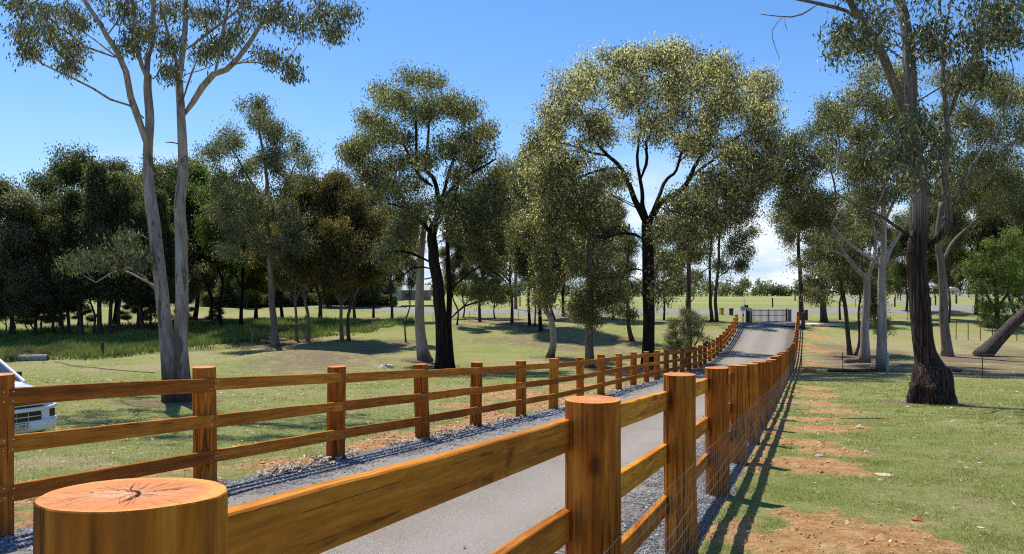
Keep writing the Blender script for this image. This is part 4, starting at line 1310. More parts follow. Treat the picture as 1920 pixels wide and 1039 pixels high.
    m['g_lawn'] = mat_blade('lawn_blades', [(0.0, (0.20, 0.225, 0.038)), (0.5, (0.36, 0.385, 0.080)), (0.85, (0.54, 0.52, 0.16)), (1.0, (0.62, 0.56, 0.30))])
    m['g_tall'] = mat_blade('tall_grass_blades', [(0.0, (0.11, 0.19, 0.028)), (0.6, (0.23, 0.34, 0.065)), (1.0, (0.40, 0.44, 0.16))])
    m['g_reed'] = mat_blade('rush_blades', [(0.0, (0.045, 0.060, 0.020)), (0.6, (0.11, 0.12, 0.045)), (1.0, (0.28, 0.23, 0.12))])
    n = NT('fallen_leaves'); c = n.ramp(n.attr('tone'), [(0, (0.16, 0.085, 0.045)), (0.5, (0.38, 0.29, 0.19)), (1, (0.62, 0.56, 0.45))]); n.bsdf(c, 0.6, 0.3); m['leaflitter'] = n.m
    return m


M = mkmats()
DENOISE = False; SUN_E = 4.7; SKY_E = 0.122; SKY_SAT = 1.2; SKY_TINT = (0.95, 0.97, 1.06, 1); CLOUD = (6.6, 6.9, 7.3, 1); HAZE_C = (2.6, 4.1, 6.5, 1); EXPO = 0.35

# ------------------------------------------------------------------ camera, sky, sun
cam_d = bpy.data.cameras.new('camera'); cam = bpy.data.objects.new('camera', cam_d); COL.objects.link(cam)
cam.location = (0, 0, ZC); cam.rotation_euler = (R(90), 0, 0)
cam_d.sensor_width = 36.0; cam_d.lens = 36.0 * F / 1920.0; cam_d.shift_y = (HZ - 519.5) / 1920.0
cam_d.clip_start = 0.05; cam_d.clip_end = 6000
SC.camera = cam

SUN_EL = R(61); SX, SY = -0.55, 0.835           # towards the sun, seen from above
s_dir = Vector((SX * math.cos(SUN_EL), SY * math.cos(SUN_EL), math.sin(SUN_EL))).normalized()
sd = bpy.data.lights.new('sun', 'SUN'); so = bpy.data.objects.new('sun', sd); COL.objects.link(so)
sd.energy = SUN_E; sd.angle = R(0.55); sd.color = (1.0, 0.955, 0.88)
so.rotation_euler = (-s_dir).to_track_quat('-Z', 'Y').to_euler(); so.location = (0, 0, 60)

w = bpy.data.worlds.new('World'); SC.world = w; w.use_nodes = True
nt = w.node_tree; nt.nodes.clear()
wo = nt.nodes.new('ShaderNodeOutputWorld'); bg = nt.nodes.new('ShaderNodeBackground')
sky = nt.nodes.new('ShaderNodeTexSky'); sky.sky_type = 'NISHITA'; sky.sun_disc = False
sky.sun_elevation = SUN_EL; sky.sun_rotation = math.atan2(SX, SY)
sky.altitude = 0; sky.air_density = 1.0; sky.dust_density = 0.25; sky.ozone_density = 3.0
tc = nt.nodes.new('ShaderNodeTexCoord')
mp = nt.nodes.new('ShaderNodeMapping'); mp.inputs['Scale'].default_value = (1.0, 1.0, 3.4)
nt.links.new(tc.outputs['Generated'], mp.inputs['Vector'])
nz = nt.nodes.new('ShaderNodeTexNoise'); nz.inputs['Scale'].default_value = 4.2; nz.inputs['Detail'].default_value = 8; nz.inputs['Roughness'].default_value = 0.58
nt.links.new(mp.outputs[0], nz.inputs['Vector'])
cr = nt.nodes.new('ShaderNodeValToRGB'); cr.color_ramp.elements[0].position = 0.44; cr.color_ramp.elements[1].position = 0.57
nt.links.new(nz.outputs['Fac'], cr.inputs['Fac'])
sp = nt.nodes.new('ShaderNodeSeparateXYZ'); nt.links.new(tc.outputs['Generated'], sp.inputs[0])
hr = nt.nodes.new('ShaderNodeValToRGB'); e = hr.color_ramp.elements
e[0].position = 0.0; e[0].color = (1, 1, 1, 1); e[1].position = 0.17; e[1].color = (0, 0, 0, 1)
e2 = e.new(0.09); e2.color = (0.8, 0.8, 0.8, 1)
nt.links.new(sp.outputs[2], hr.inputs['Fac'])
mm = nt.nodes.new('ShaderNodeMath'); mm.operation = 'MULTIPLY'; nt.links.new(cr.outputs[0], mm.inputs[0]); nt.links.new(hr.outputs[0], mm.inputs[1])
hs = nt.nodes.new('ShaderNodeHueSaturation'); hs.inputs['Saturation'].default_value = SKY_SAT; tint = nt.nodes.new('ShaderNodeMix'); tint.data_type = 'RGBA'; tint.blend_type = 'MULTIPLY'; tint.inputs[0].default_value = 1.0
nt.links.new(sky.outputs[0], tint.inputs[6]); tint.inputs[7].default_value = SKY_TINT; nt.links.new(tint.outputs[2], hs.inputs['Color'])
hz_ = nt.nodes.new('ShaderNodeValToRGB'); e = hz_.color_ramp.elements
e[0].position = 0.0; e[0].color = (0.8, 0.8, 0.8, 1); e[1].position = 0.20; e[1].color = (0, 0, 0, 1)
e3 = e.new(0.09); e3.color = (0.34, 0.34, 0.34, 1)
nt.links.new(sp.outputs[2], hz_.inputs['Fac'])
mh = nt.nodes.new('ShaderNodeMix'); mh.data_type = 'RGBA'
nt.links.new(hz_.outputs[0], mh.inputs[0]); nt.links.new(hs.outputs[0], mh.inputs[6]); mh.inputs[7].default_value = HAZE_C
mx = nt.nodes.new('ShaderNodeMix'); mx.data_type = 'RGBA'
nt.links.new(mm.outputs[0], mx.inputs[0]); nt.links.new(mh.outputs[2], mx.inputs[6]); mx.inputs[7].default_value = CLOUD
nt.links.new(mx.outputs[2], bg.inputs['Color']); bg.inputs['Strength'].default_value = SKY_E
nt.links.new(bg.outputs[0], wo.inputs['Surface'])
SC.view_settings.view_transform = 'Standard'; SC.view_settings.look = 'None'; SC.view_settings.exposure = EXPO; SC.view_settings.gamma = 1
SC.cycles.use_denoising = DENOISE; SC.cycles.filter_width = 1.15; SC.cycles.max_bounces = 6; SC.cycles.transparent_max_bounces = 4; SC.cycles.diffuse_bounces = 3

# ------------------------------------------------------------------ fences, drive
YL = [6.04, 8.13, 10.4, 12.71, 14.86, 17.15] + [19.4 + 2.25 * k for k in range(24)]
YL = [3.9] + YL
YR = [1.035 + 2.25 * k for k in range(33)]
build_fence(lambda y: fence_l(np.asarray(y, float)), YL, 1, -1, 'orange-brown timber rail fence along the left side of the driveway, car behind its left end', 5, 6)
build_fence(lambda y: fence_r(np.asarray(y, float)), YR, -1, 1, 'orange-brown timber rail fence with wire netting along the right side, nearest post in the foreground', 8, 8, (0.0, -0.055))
build_drive(mat_drive())

# road beyond the gate, and the second road across the far paddock
road_c = [(-150, 155), (-80, 138), (-46, 120), (-27, 105), (-13, 96), (0, 91.5), (18, 92.5), (45, 95), (90, 99), (200, 108)]
v, q = ribbon(road_c, 6.6, 0.05, 1.5)
mb = MB(); mb.add(v, q); tag(mb.obj('road', M['asphalt'], smooth=True), kind='structure')
v, q = ribbon([(24.5, 72), (26.2, 77), (28, 84), (29.5, 91)], 4.0, 0.075, 0.8, wf=lambda t: 4.0 + 5 * t ** 3)
mb = MB(); mb.add(v, q)
ap = mb.obj('driveway_apron', M['asphalt'], smooth=True); tag(ap, kind='structure')
v, q = ribbon([(62, 98), (64, 120), (66, 150), (80, 185), (130, 205), (300, 215)], 5, 0.08, 3)
mb = MB(); mb.add(v, q); tag(mb.obj('side_road', M['asphalt'], smooth=True), kind='structure')

# ------------------------------------------------------------------ trees read off the photograph
LF_near = dict(n=8, per=10, L=0.150, W=0.042, droop=1.3, spread=0.15)
LF45 = dict(n=15, per=19, L=0.160, W=0.066, droop=0.9, spread=0.32)
LF60 = dict(n=15, per=17, L=0.20, W=0.084, droop=0.9, spread=0.33)

bx, by, bz = ray(332, 752); TREE_BASES.append((bx, by, 1.3))
TWY = by
traced_tree('gum_tree', 11, (332, 752), [
    ([(322, 752), (314, 660), (304, 560), (294, 470), (285, 390), (281, 330), (279, 250), (277, 180), (277, 140)], 29, 14, (-0.1, 0.5)),
    ([(346, 752), (342, 650), (339, 560), (338, 450), (338, 380), (338, 300), (337, 240), (337, 190), (336, 150)], 28, 13, (0.15, -0.3)),
    ([(278, 285), (262, 225), (246, 185), (231, 119), (208, 77), (189, 42), (158, 0), (120, -60)], 16, 5, (0.2, -1.5)),
    ([(277, 145), (281, 110), (283, 77), (287, 0), (288, -90)], 14, 6, (.5, 1.2)),
    ([(276, 150), (266, 115), (254, 58), (250, 0), (240, -70)], 11, 4, (.5, -1.0)),
    ([(270, 222), (246, 198), (216, 187), (185, 173), (166, 154), (115, 139), (69, 112), (38, 89), (23, 69)], 6, 2, -1.6),
    ([(166, 154), (135, 127), (108, 96), (89, 46), (78, 20)], 4, 1.5, (-0.9, -2.2)),
    ([(216, 108), (173, 90), (146, 75), (115, 58), (77, 23), (40, 0)], 6, 2, (-.5, 1.2)),
    ([(224, 112), (200, 92), (168, 66), (120, 40)], 5, 2, (-.5, 2.0)),
    ([(336, 160), (340, 120), (346, 58), (348, 0), (352, -90)], 14, 6, (-.3, .8)),
    ([(336, 165), (329, 115), (316, 69), (304, 12), (296, -40)], 9, 3.5, (-.3, 1.6)),
    ([(345, 215), (370, 185), (397, 146), (427, 127), (454, 96), (485, 50), (516, 19), (545, -10), (600, -50)], 14, 4, (-.2, -1.6)),
    ([(402, 142), (416, 77), (427, 23), (434, -20)], 9, 4, (-.8, 1.0)),
    ([(350, 92), (377, 73), (420, 38), (462, 0), (500, -30)], 8, 3, (.2, 1.6)),
    ([(343, 188), (358, 142), (370, 108), (376, 80)], 6, 2.5, (-.2, 1.5)),
    ([(432, 122), (474, 115), (512, 127), (548, 134)], 3.5, 1.2, (-1, -2)),
    ([(343, 142), (372, 133), (403, 120)], 3, 1.2, (0, -1)),
    ([(342, 272), (325, 267), (311, 267)], 4, 1.5, -0.5),
    ([(294, 548), (278, 523), (252, 508), (234, 500), (205, 515), (179, 530)], 7, 2, -1.2),
    ([(236, 501), (237, 485), (227, 464), (218, 450)], 4, 1.5, (-.8, -1.4)),
    ([(250, 507), (225, 492), (190, 488), (160, 480)], 4, 1.5, (-.6, -1.8)),
], [(70, 22, 62, 26), (120, 20, 45, 24), (40, 60, 32, 18), (35, 10, 40, 24), (150, 45, 34, 22), (125, 95, 30, 14), (88, 60, 26, 12), (130, 120, 16, 9), (60, 95, 14, 8),
    (250, 20, 40, 34), (262, 62, 26, 26), (300, 50, 32, 40), (318, 85, 20, 22), (325, 10, 44, 30), (380, 20, 36, 26), (410, 75, 26, 26), (440, 60, 30, 22),
    (385, 95, 18, 16), (470, 25, 44, 22), (530, 25, 48, 20), (590, 22, 52, 24), (645, 20, 32, 22), (560, 50, 40, 12), (505, 108, 30, 10), (545, 132, 14, 8), (318, 135, 10, 7), (240, 85, 16, 12),
    (625, 62, 12, 10), (200, 10, 40, 25), (430, -20, 70, 30), (300, -60, 110, 45), (150, -50, 110, 40), (560, -40, 90, 30), (180, -130, 150, 60), (430, -130, 150, 60), (320, -220, 160, 60), (560, -110, 90, 40),
    (212, 465, 42, 22), (168, 484, 42, 18), (138, 495, 30, 12), (265, 480, 24, 20), (245, 448, 22, 14), (225, 490, 20, 10)],
    LF_near, M['b_gum'], M['l_gum'], 'tall twin-trunked pale gum tree rising out of frame behind the left fence', dens=0.30, cr=0.38, depth=0.55, fill=0.12, bark_noise=0.07, sides=11, centre=320, min_r=0.006, butt=0.45)

traced_tree('gum_tree', 23, (1215, 691), [
    ([(1215, 691), (1216, 600), (1215, 500), (1214, 440), (1214, 412)], 23, 20, 0.0),
    ([(1213, 420), (1204, 400), (1190, 376), (1178, 347), (1162, 311), (1138, 291), (1110, 250), (1081, 194)], 14, 3, -2.5),
    ([(1213, 415), (1209, 395), (1203, 359), (1194, 307), (1199, 234), (1190, 160)], 11, 3, 1.5),
    ([(1202, 335), (1214, 300), (1213, 266), (1222, 240), (1240, 160)], 7, 3, (0.5, -1.5)),
    ([(1215, 418), (1226, 396), (1243, 375), (1275, 355), (1296, 327), (1324, 274), (1340, 218), (1354, 163)], 15, 3, -1.0),
    ([(1217, 415), (1236, 370), (1250, 340), (1270, 310), (1290, 230), (1296, 150)], 9, 3, 3.0),
    ([(1290, 336), (1330, 305), (1364, 274), (1405, 242), (1440, 215)], 7, 2, (-.6, 2.0)),
    ([(1236, 388), (1263, 396), (1300, 404), (1324, 428)], 6, 2, -2.5),
    ([(1208, 450), (1186, 438), (1158, 440), (1134, 448), (1110, 440)], 7, 2.5, -3.0),
    ([(1205, 507), (1186, 503), (1163, 514), (1150, 530)], 5, 2, -2.0),
    ([(1164, 314), (1120, 320), (1080, 335), (1040, 360)], 6, 2, (-1.3, 2.5)),
    ([(1140, 293), (1100, 285), (1060, 270), (1020, 262)], 6, 2, (-1.7, 0.5)),
    ([(1300, 322), (1340, 330), (1380, 350), (1400, 380)], 5, 2, (-.6, -2.5)),
], [(1200, 102, 52, 28), (1285, 106, 56, 30), (1140, 128, 56, 34), (1092, 165, 52, 36), (1052, 208, 42, 38), (1022, 258, 42, 40), (1355, 132, 52, 34), (1400, 170, 46, 36),
    (1432, 218, 38, 38), (1450, 265, 28, 38), (1190, 178, 54, 34), (1275, 172, 54, 36), (1065, 290, 50, 40), (1115, 235, 46, 36), (1240, 236, 44, 30), (1335, 205, 50, 36),
    (1392, 278, 48, 38), (1305, 285, 46, 34), (1080, 360, 52, 36), (1015, 340, 38, 38), (1145, 335, 36, 28), (1340, 345, 52, 34), (1410, 335, 38, 36), (1032, 400, 44, 30),
    (1290, 375, 42, 26), (1345, 405, 42, 28), (1390, 400, 30, 30), (1300, 440, 34, 24), (1250, 430, 28, 22), (1135, 400, 34, 22), (1240, 545, 20, 26), (1250, 500, 22, 26), (1150, 520, 22, 18), (1440, 320, 24, 30)],
    LF45, M['b_iron'], M['l_bloom'], 'largest round-crowned dark-trunked tree beside the driveway, its crown dusted with cream blossom', dens=1.15, cr=0.74, flower=0.75, depth=0.8, bark_noise=0.05)

traced_tree('gum_tree', 37, (828, 692), [
    ([(830, 692), (828, 600), (820, 530), (813, 478), (810, 445), (815, 415)], 24, 17, 0),
    ([(814, 420), (822, 390), (821, 363), (809, 331), (798, 312), (803, 243), (802, 190)], 13, 3, 0.8),
    ([(812, 350), (787, 330), (781, 298), (781, 235), (779, 190)], 8, 3, (0, -1.2)),
    ([(822, 385), (833, 360), (845, 316), (867, 250), (872, 220)], 9, 3, 1.5),
    ([(826, 385), (838, 365), (867, 336), (904, 312), (930, 298)], 8, 2.5, -1.5),
    ([(811, 452), (804, 429), (782, 406), (763, 390), (727, 381)], 11, 3, -1.5),
    ([(770, 395), (755, 370), (739, 349), (721, 327), (690, 300)], 6, 2, (-1, 1)),
    ([(784, 330), (757, 272), (721, 243), (695, 225)], 6, 2, (0, 1.8)),
    ([(808, 492), (776, 478), (743, 471), (717, 481), (697, 501)], 7, 2, -2),
    ([(812, 505), (780, 500), (750, 520), (730, 530)], 5, 2, -1),
], [(790, 152, 46, 24), (732, 182, 38, 28), (840, 195, 36, 30), (785, 205, 48, 26), (700, 222, 30, 22), (880, 215, 30, 28), (903, 250, 28, 32), (675, 265, 34, 24), (738, 255, 38, 28), (855, 262, 42, 32),
    (722, 305, 46, 28), (905, 298, 36, 28), (662, 285, 26, 18), (868, 325, 40, 26), (752, 350, 44, 24), (695, 330, 32, 20), (932, 345, 30, 26), (820, 385, 40, 22), (885, 385, 38, 28), (765, 400, 36, 22),
    (905, 435, 34, 26), (862, 430, 28, 24), (720, 480, 26, 18), (745, 440, 30, 18), (930, 400, 28, 24), (800, 300, 26, 20)],
    LF45, M['b_iron'], M['l_olive'], 'dark slender-trunked tree with an open rounded crown, left of the centre of the photo', dens=0.95, cr=0.76, flower=0.06, depth=0.75, bark_noise=0.05)

traced_tree('gum_tree', 38, (846, 692), [
    ([(846, 692), (843, 635), (841, 560), (841, 517), (838, 445), (845, 400), (858, 350), (866, 300)], 14, 4, 0.6),
    ([(842, 545), (870, 520), (900, 500), (930, 512), (950, 530)], 5, 2, -2),
    ([(843, 600), (870, 575), (900, 565), (930, 560)], 5, 2, 2),
], [(870, 420, 34, 28), (850, 370, 30, 26), (900, 480, 34, 20), (935, 500, 30, 22), (880, 460, 30, 22), (940, 545, 34, 18), (895, 550, 26, 12)],
    LF45, M['b_iron'], M['l_olive'], 'thinner dark trunk leaning close against the slender-trunked tree left of centre', dens=1.0, cr=0.7, depth=0.8)

traced_tree('gum_tree', 41, (798, 677), [
    ([(798, 678), (794, 660), (788, 609), (787, 543), (788, 488), (793, 445), (800, 400)], 24, 9, 0),
    ([(781, 530), (763, 507), (756, 488), (757, 460), (748, 430)], 8, 3, -1),
    ([(790, 524), (812, 520), (830, 505)], 4, 2, 1),
], [(758, 440, 36, 24), (795, 395, 36, 26), (740, 475, 28, 16), (770, 415, 30, 24)],
    LF45, M['b_pale'], M['l_olive'], 'smooth white-trunked gum flaring at its base, just left of the dark slender trunks', dens=0.9, cr=0.7)

traced_tree('gum_tree', 43, (517, 650), [
    ([(517, 651), (511, 580), (505, 480), (499, 400), (500, 330), (491, 270), (479, 215)], 14, 3, 0),
    ([(503, 420), (520, 380), (545, 330), (560, 290)], 5, 2, 1), ([(499, 380), (470, 340), (440, 290), (425, 265)], 5, 2, -1),
    ([(506, 490), (480, 440), (440, 400), (420, 370)], 5, 2, 1), ([(506, 470), (540, 430), (575, 400)], 5, 2, -1.2),
], [(473, 208, 38, 24), (492, 245, 44, 24), (430, 262, 36, 26), (400, 285, 24, 16), (540, 278, 40, 28), (575, 300, 24, 20), (480, 315, 60, 34), (555, 345, 42, 30), (425, 340, 38, 30), (500, 385, 60, 34),
    (455, 420, 42, 28), (550, 415, 44, 28), (500, 460, 40, 22), (410, 390, 30, 22), (430, 470, 34, 20), (570, 460, 26, 18)],
    LF60, M['b_grey'], M['l_grey'], 'tall thin grey-trunked tree with a narrow grey-green crown, on the mound beside the pale logs', dens=0.95, cr=0.85, depth=0.8)

def burl(a, z):
    # swollen lumpy base; wider to the right and towards the drive
    k = 1 + 0.62 / (1 + math.exp((z - 0.98) / 0.13)) + 0.22 * math.exp(-(max(0, z - 0.5) / 0.35) ** 2)
    lump = 1 + 0.30 * math.exp(-((z - 0.4) / 0.6) ** 2) * (vnoise(np.cos(a) * 2 + 4, np.sin(a) * 2 + z * 2.2, 77) - 0.45) * 2.2
    lump = lump + 0.05 * (vnoise(a * 6, np.full_like(a, z * 1.2), 55) - 0.5) * 2
    return k * lump

bx, by, bz = ray(1750, 757); TREE_BASES.append((bx, by, 1.2)); GY = by
traced_tree('gum_tree', 51, (1750, 757), [
    ([(1750, 757), (1750, 715), (1741, 690), (1733, 660), (1727, 600), (1724, 490), (1724, 420), (1722, 350), (1714, 270), (1711, 215)], 46, 25, 0),
    ([(1711, 225), (1708, 115), (1696, 40), (1685, 0), (1678, -70)], 24, 14, (0.0, 1.0)),
    ([(1713, 260), (1692, 195), (1669, 142), (1646, 92), (1615, 42), (1592, 4), (1570, -50)], 20, 9, (0, -1.0)),
    ([(1610, 36), (1585, 20), (1565, 14), (1527, 8), (1488, 0), (1460, -12)], 9, 4, (-.8, -1.6)),
    ([(1532, 9), (1515, 22), (1496, 30), (1469, 29), (1427, 27)], 4, 1.5, (-1.3, -2.0)),
    ([(1469, 30), (1455, 46), (1450, 62), (1452, 88), (1462, 112)], 2.2, 0.8, (-1.8, -2)),
    ([(1470, 30), (1472, 46), (1476, 58)], 1.8, 0.8, (-1.8, -1.6)),
    ([(1738, 465), (1765, 440), (1783, 405), (1776, 330), (1773, 269), (1771, 204), (1769, 150), (1776, 70), (1780, 20)], 17, 4, (0.2, -1.6)),
    ([(1772, 230), (1781, 213), (1793, 177), (1812, 135), (1831, 92), (1860, 50)], 10, 4, (-1, -2)),
    ([(1782, 400), (1806, 345), (1840, 290), (1872, 235), (1893, 175), (1900, 130)], 8, 2.5, (-.8, 1.2)),
    ([(1790, 385), (1830, 350), (1875, 305), (1925, 235)], 7, 3, (-.8, -2.2)),
    ([(1708, 445), (1673, 418), (1651, 402), (1600, 382), (1560, 360)], 8, 2.5, (-.2, -2)),
    ([(1708, 474), (1690, 476), (1672, 486)], 6, 3, (-.2, -1)),
    ([(1720, 330), (1745, 290), (1760, 240)], 6, 3, (0, 1)),
], [(1638, 30, 40, 24), (1588, 55, 28, 18), (1583, 90, 16, 14), (1650, 78, 28, 22), (1738, 62, 24, 20), (1758, 84, 24, 16), (1873, 40, 58, 32), (1835, 74, 36, 22), (1905, 20, 44, 30), (1900, 70, 34, 20),
    (1690, 250, 38, 30), (1668, 292, 36, 26), (1728, 235, 34, 34), (1745, 300, 34, 30), (1800, 152, 24, 18), (1830, 140, 24, 18), (1700, 330, 34, 24), (1770, 260, 24, 20),
    (1640, -20, 60, 20), (1740, -50, 130, 36), (1880, -40, 90, 34), (1560, -50, 60, 26)],
    dict(n=9, per=10, L=0.16, W=0.052, droop=1.1, spread=0.23), M['b_red'], M['l_gum'], 'massive reddish-brown gum with a swollen lumpy base, standing on the lawn at right', dens=0.33, cr=0.44, depth=0.55, fill=0.3,
    bark_noise=0.06, sides=18, butt=0.0, burl=burl, centre=1730, min_r=0.006)

traced_tree('gum_tree', 53, (1654, 697), [
    ([(1654, 698), (1654, 640), (1654, 570), (1654, 505), (1657, 453), (1656, 380), (1660, 300)], 20, 7, 0),
    ([(1656, 505), (1666, 475), (1684, 442), (1700, 415), (1720, 390)], 11, 4, 1.0),
    ([(1652, 502), (1638, 488), (1618, 475), (1596, 460), (1575, 440), (1560, 420)], 9, 3, -1.2),
    ([(1658, 420), (1680, 370), (1700, 320), (1720, 270)], 7, 2.5, 1),
    ([(1655, 390), (1630, 350), (1600, 320), (1590, 280)], 6, 2, 1),
], [(1640, 140, 34, 24), (1680, 150, 38, 28), (1610, 180, 38, 26), (1650, 200, 44, 30), (1700, 215, 44, 32), (1620, 250, 44, 30), (1690, 290, 40, 30), (1640, 310, 44, 30), (1600, 300, 34, 26), (1720, 350, 36, 28), (1660, 370, 36, 22), (1600, 370, 36, 22)],
    LF45, M['b_pale'], M['l_olive'], 'straight smooth pale gum, nearest on the left of the massive brown gum', dens=1.3, cr=0.75, flower=0.1)

traced_tree('gum_tree', 54, (1620, 680), [
    ([(1621, 681), (1621, 640), (1622, 600), (1624, 526), (1615, 512), (1585, 479), (1567, 446), (1552, 410)], 18, 4, 0),
    ([(1623, 528), (1636, 493), (1643, 464), (1638, 430), (1630, 390)], 9, 3, 1),
    ([(1590, 484), (1560, 470), (1530, 465), (1500, 450)], 5, 2, -1.2),
    ([(1572, 455), (1540, 410), (1520, 360), (1510, 320)], 6, 2, (0, 1)),
    ([(1560, 430), (1565, 370), (1560, 300), (1560, 250)], 5, 2, (0, -1)),
], [(1560, 212, 36, 28), (1522, 240, 40, 28), (1485, 275, 34, 30), (1590, 235, 34, 28), (1505, 325, 42, 32), (1560, 300, 46, 36), (1478, 370, 34, 28), (1545, 370, 46, 30), (1600, 330, 34, 28), (1500, 410, 40, 22), (1560, 420, 38, 18), (1465, 330, 26, 26), (1620, 400, 34, 18)],
    LF45, M['b_pale'], M['l_olive'], 'pale gum with a low fork, between the thin dark saplings and the straight pale gum', dens=1.05, cr=0.78, flower=0.12)

traced_tree('gum_tree', 55, (1594, 666), [
    ([(1594, 666), (1587, 600), (1579, 545), (1567, 501), (1560, 470), (1556, 440)], 9, 3, 0),
    ([(1580, 552), (1560, 545), (1540, 548)], 3, 1.5, -1), ([(1572, 515), (1590, 480), (1600, 440)], 3, 1.5, 1),
], [(1550, 460, 30, 20), (1585, 470, 28, 20), (1540, 500, 22, 16), (1575, 510, 22, 14), (1600, 440, 26, 18), (1530, 555, 20, 8)],
    LF45, M['b_brown'], M['l_olive'], 'thin dark leaning sapling left of the two pale forked gums', dens=0.8, cr=0.6)
traced_tree('gum_tree', 56, (1605, 666), [
    ([(1603, 666), (1612, 640), (1611, 590), (1612, 545), (1606, 500)], 6, 2, 0),
    ([(1611, 580), (1630, 565), (1645, 555)], 2.5, 1.2, -.5)],
    [(1612, 500, 20, 22), (1636, 550, 20, 14), (1640, 580, 18, 12), (1625, 530, 18, 14), (1650, 610, 14, 10), (1596, 530, 14, 14)],
    LF45, M['b_brown'], M['l_olive'], 'spindly young tree with sparse low leaves, between the dark leaning sapling and pale gums', dens=0.7, cr=0.5)

traced_tree('gum_tree', 57, (1776, 668), [
    ([(1777, 669), (1771, 600), (1766, 530), (1762, 470), (1760, 430), (1765, 380)], 18, 9, 0),
    ([(1764, 500), (1780, 465), (1800, 440), (1850, 400), (1900, 380)], 7, 2.5, 1.5),
    ([(1762, 430), (1790, 380), (1830, 330), (1870, 290), (1920, 250)], 8, 3, -1),
    ([(1764, 390), (1780, 320), (1800, 250), (1830, 190)], 7, 2.5, .5),
    ([(1765, 385), (1755, 320), (1760, 250), (1775, 180)], 6, 2.5, 1),
], [(1780, 152, 42, 28), (1850, 146, 44, 26), (1900, 175, 36, 32), (1800, 215, 48, 34), (1870, 240, 48, 36), (1830, 310, 50, 34), (1905, 320, 44, 38), (1790, 350, 36, 26), (1870, 380, 46, 26), (1760, 260, 34, 30), (1935, 230, 36, 40), (1920, 400, 34, 26)],
    LF45, M['b_grey'], M['l_olive'], 'brown-grey gum standing directly behind the right side of the massive brown gum', dens=1.3, cr=0.8, flower=0.12)

traced_tree('gum_tree', 58, (1032, 671), [
    ([(1031, 672), (1038, 635), (1034, 602), (1025, 580), (1020, 543), (1027, 494), (1032, 458), (1035, 400), (1020, 350)], 14, 5, 0),
    ([(1031, 578), (1058, 524), (1081, 504), (1094, 488), (1100, 450)], 6, 3, 1),
], [(1008, 448, 40, 26), (1040, 400, 40, 30), (985, 410, 34, 26), (1062, 455, 32, 22), (1015, 490, 26, 16), (1020, 562, 24, 14), (1010, 350, 36, 28), (990, 300, 30, 28), (1020, 530, 16, 10)],
    LF60, M['b_pale'], M['l_bloom'], 'crooked pale-trunked gum with an S bend and a tuft of leaves low on its stem', dens=0.9, cr=0.8, flower=0.35)

traced_tree('gum_tree', 59, (1106, 690), [
    ([(1106, 691), (1105, 609), (1106, 543), (1104, 478), (1106, 445), (1102, 390), (1110, 330)], 17, 5, 0),
    ([(1105, 470), (1122, 430), (1135, 380)], 7, 3, 1), ([(1105, 500), (1140, 490), (1165, 500)], 4, 2, -1), ([(1105, 520), (1085, 500), (1080, 520)], 4, 2, -1),
], [(1095, 425, 38, 24), (1135, 470, 30, 20), (1085, 500, 28, 22), (1125, 520, 28, 20), (1105, 380, 36, 24), (1090, 555, 22, 20), (1130, 560, 20, 16), (1160, 545, 22, 14), (1070, 480, 22, 18), (1105, 595, 15, 18), (1085, 580, 14, 12)],
    LF45, M['b_grey'], M['l_bloom'], 'grey-brown straight trunk clothed in low leaf clusters, left of the large dark-trunked tree', dens=0.95, cr=0.66, flower=0.2)

traced_tree('gum_tree', 60, (1185, 639), [
    ([(1185, 639), (1178, 600), (1176, 540), (1178, 480), (1180, 420)], 9, 3, 0)],
    [(1170, 560, 24, 14), (1185, 540, 20, 14), (1160, 580, 18, 9), (1185, 590, 22, 12), (1180, 450, 24, 20), (1165, 490, 20, 14)],
    LF60, M['b_brown'], M['l_olive'], 'small leafy tree with a thin trunk partly hidden by the large dark trunk', dens=0.9, cr=0.7)

traced_tree('gum_tree', 61, (1291, 656), [
    ([(1292, 657), (1292, 600), (1291, 520), (1289, 450), (1286, 380), (1290, 330)], 11, 5, 0), ([(1292, 570), (1300, 560), (1302, 552)], 3, 1.5, 0)],
    [(1275, 450, 24, 22), (1300, 420, 28, 22), (1290, 370, 32, 26), (1320, 400, 24, 22), (1262, 490, 16, 14), (1305, 480, 16, 16)],
    LF60, M['b_brown'], M['l_olive'], 'brown straight trunk rising behind the rounded bush at the driveway fence', dens=0.85, cr=0.75)

traced_tree('gum_tree', 62, (1335, 603), [([(1335, 604), (1332, 560), (1331, 500), (1334, 430), (1330, 370)], 7, 2.5, 0), ([(1332, 500), (1300, 520), (1275, 530)], 3, 1.5, -1)],
    [(1330, 360, 30, 24), (1310, 400, 28, 22), (1340, 420, 28, 22), (1305, 440, 24, 16), (1270, 525, 22, 12), (1300, 520, 20, 12), (1330, 470, 20, 16)],
    LF60, M['b_brown'], M['l_olive'], 'left one of two thin trunks standing together behind the bins', dens=1.0, cr=0.9)
traced_tree('gum_tree', 63, (1343, 604), [([(1344, 605), (1342, 560), (1347, 500), (1350, 440), (1360, 390), (1365, 350)], 7, 2.5, 0), ([(1346, 520), (1370, 500), (1385, 470)], 3, 1.5, 1)],
    [(1375, 370, 32, 24), (1360, 410, 30, 22), (1400, 400, 24, 22), (1390, 440, 26, 18), (1370, 460, 24, 16), (1405, 470, 18, 20), (1350, 500, 18, 12), (1395, 500, 16, 14)],
    LF60, M['b_brown'], M['l_olive'], 'right one of two thin trunks standing together behind the bins', dens=1.0, cr=0.9)

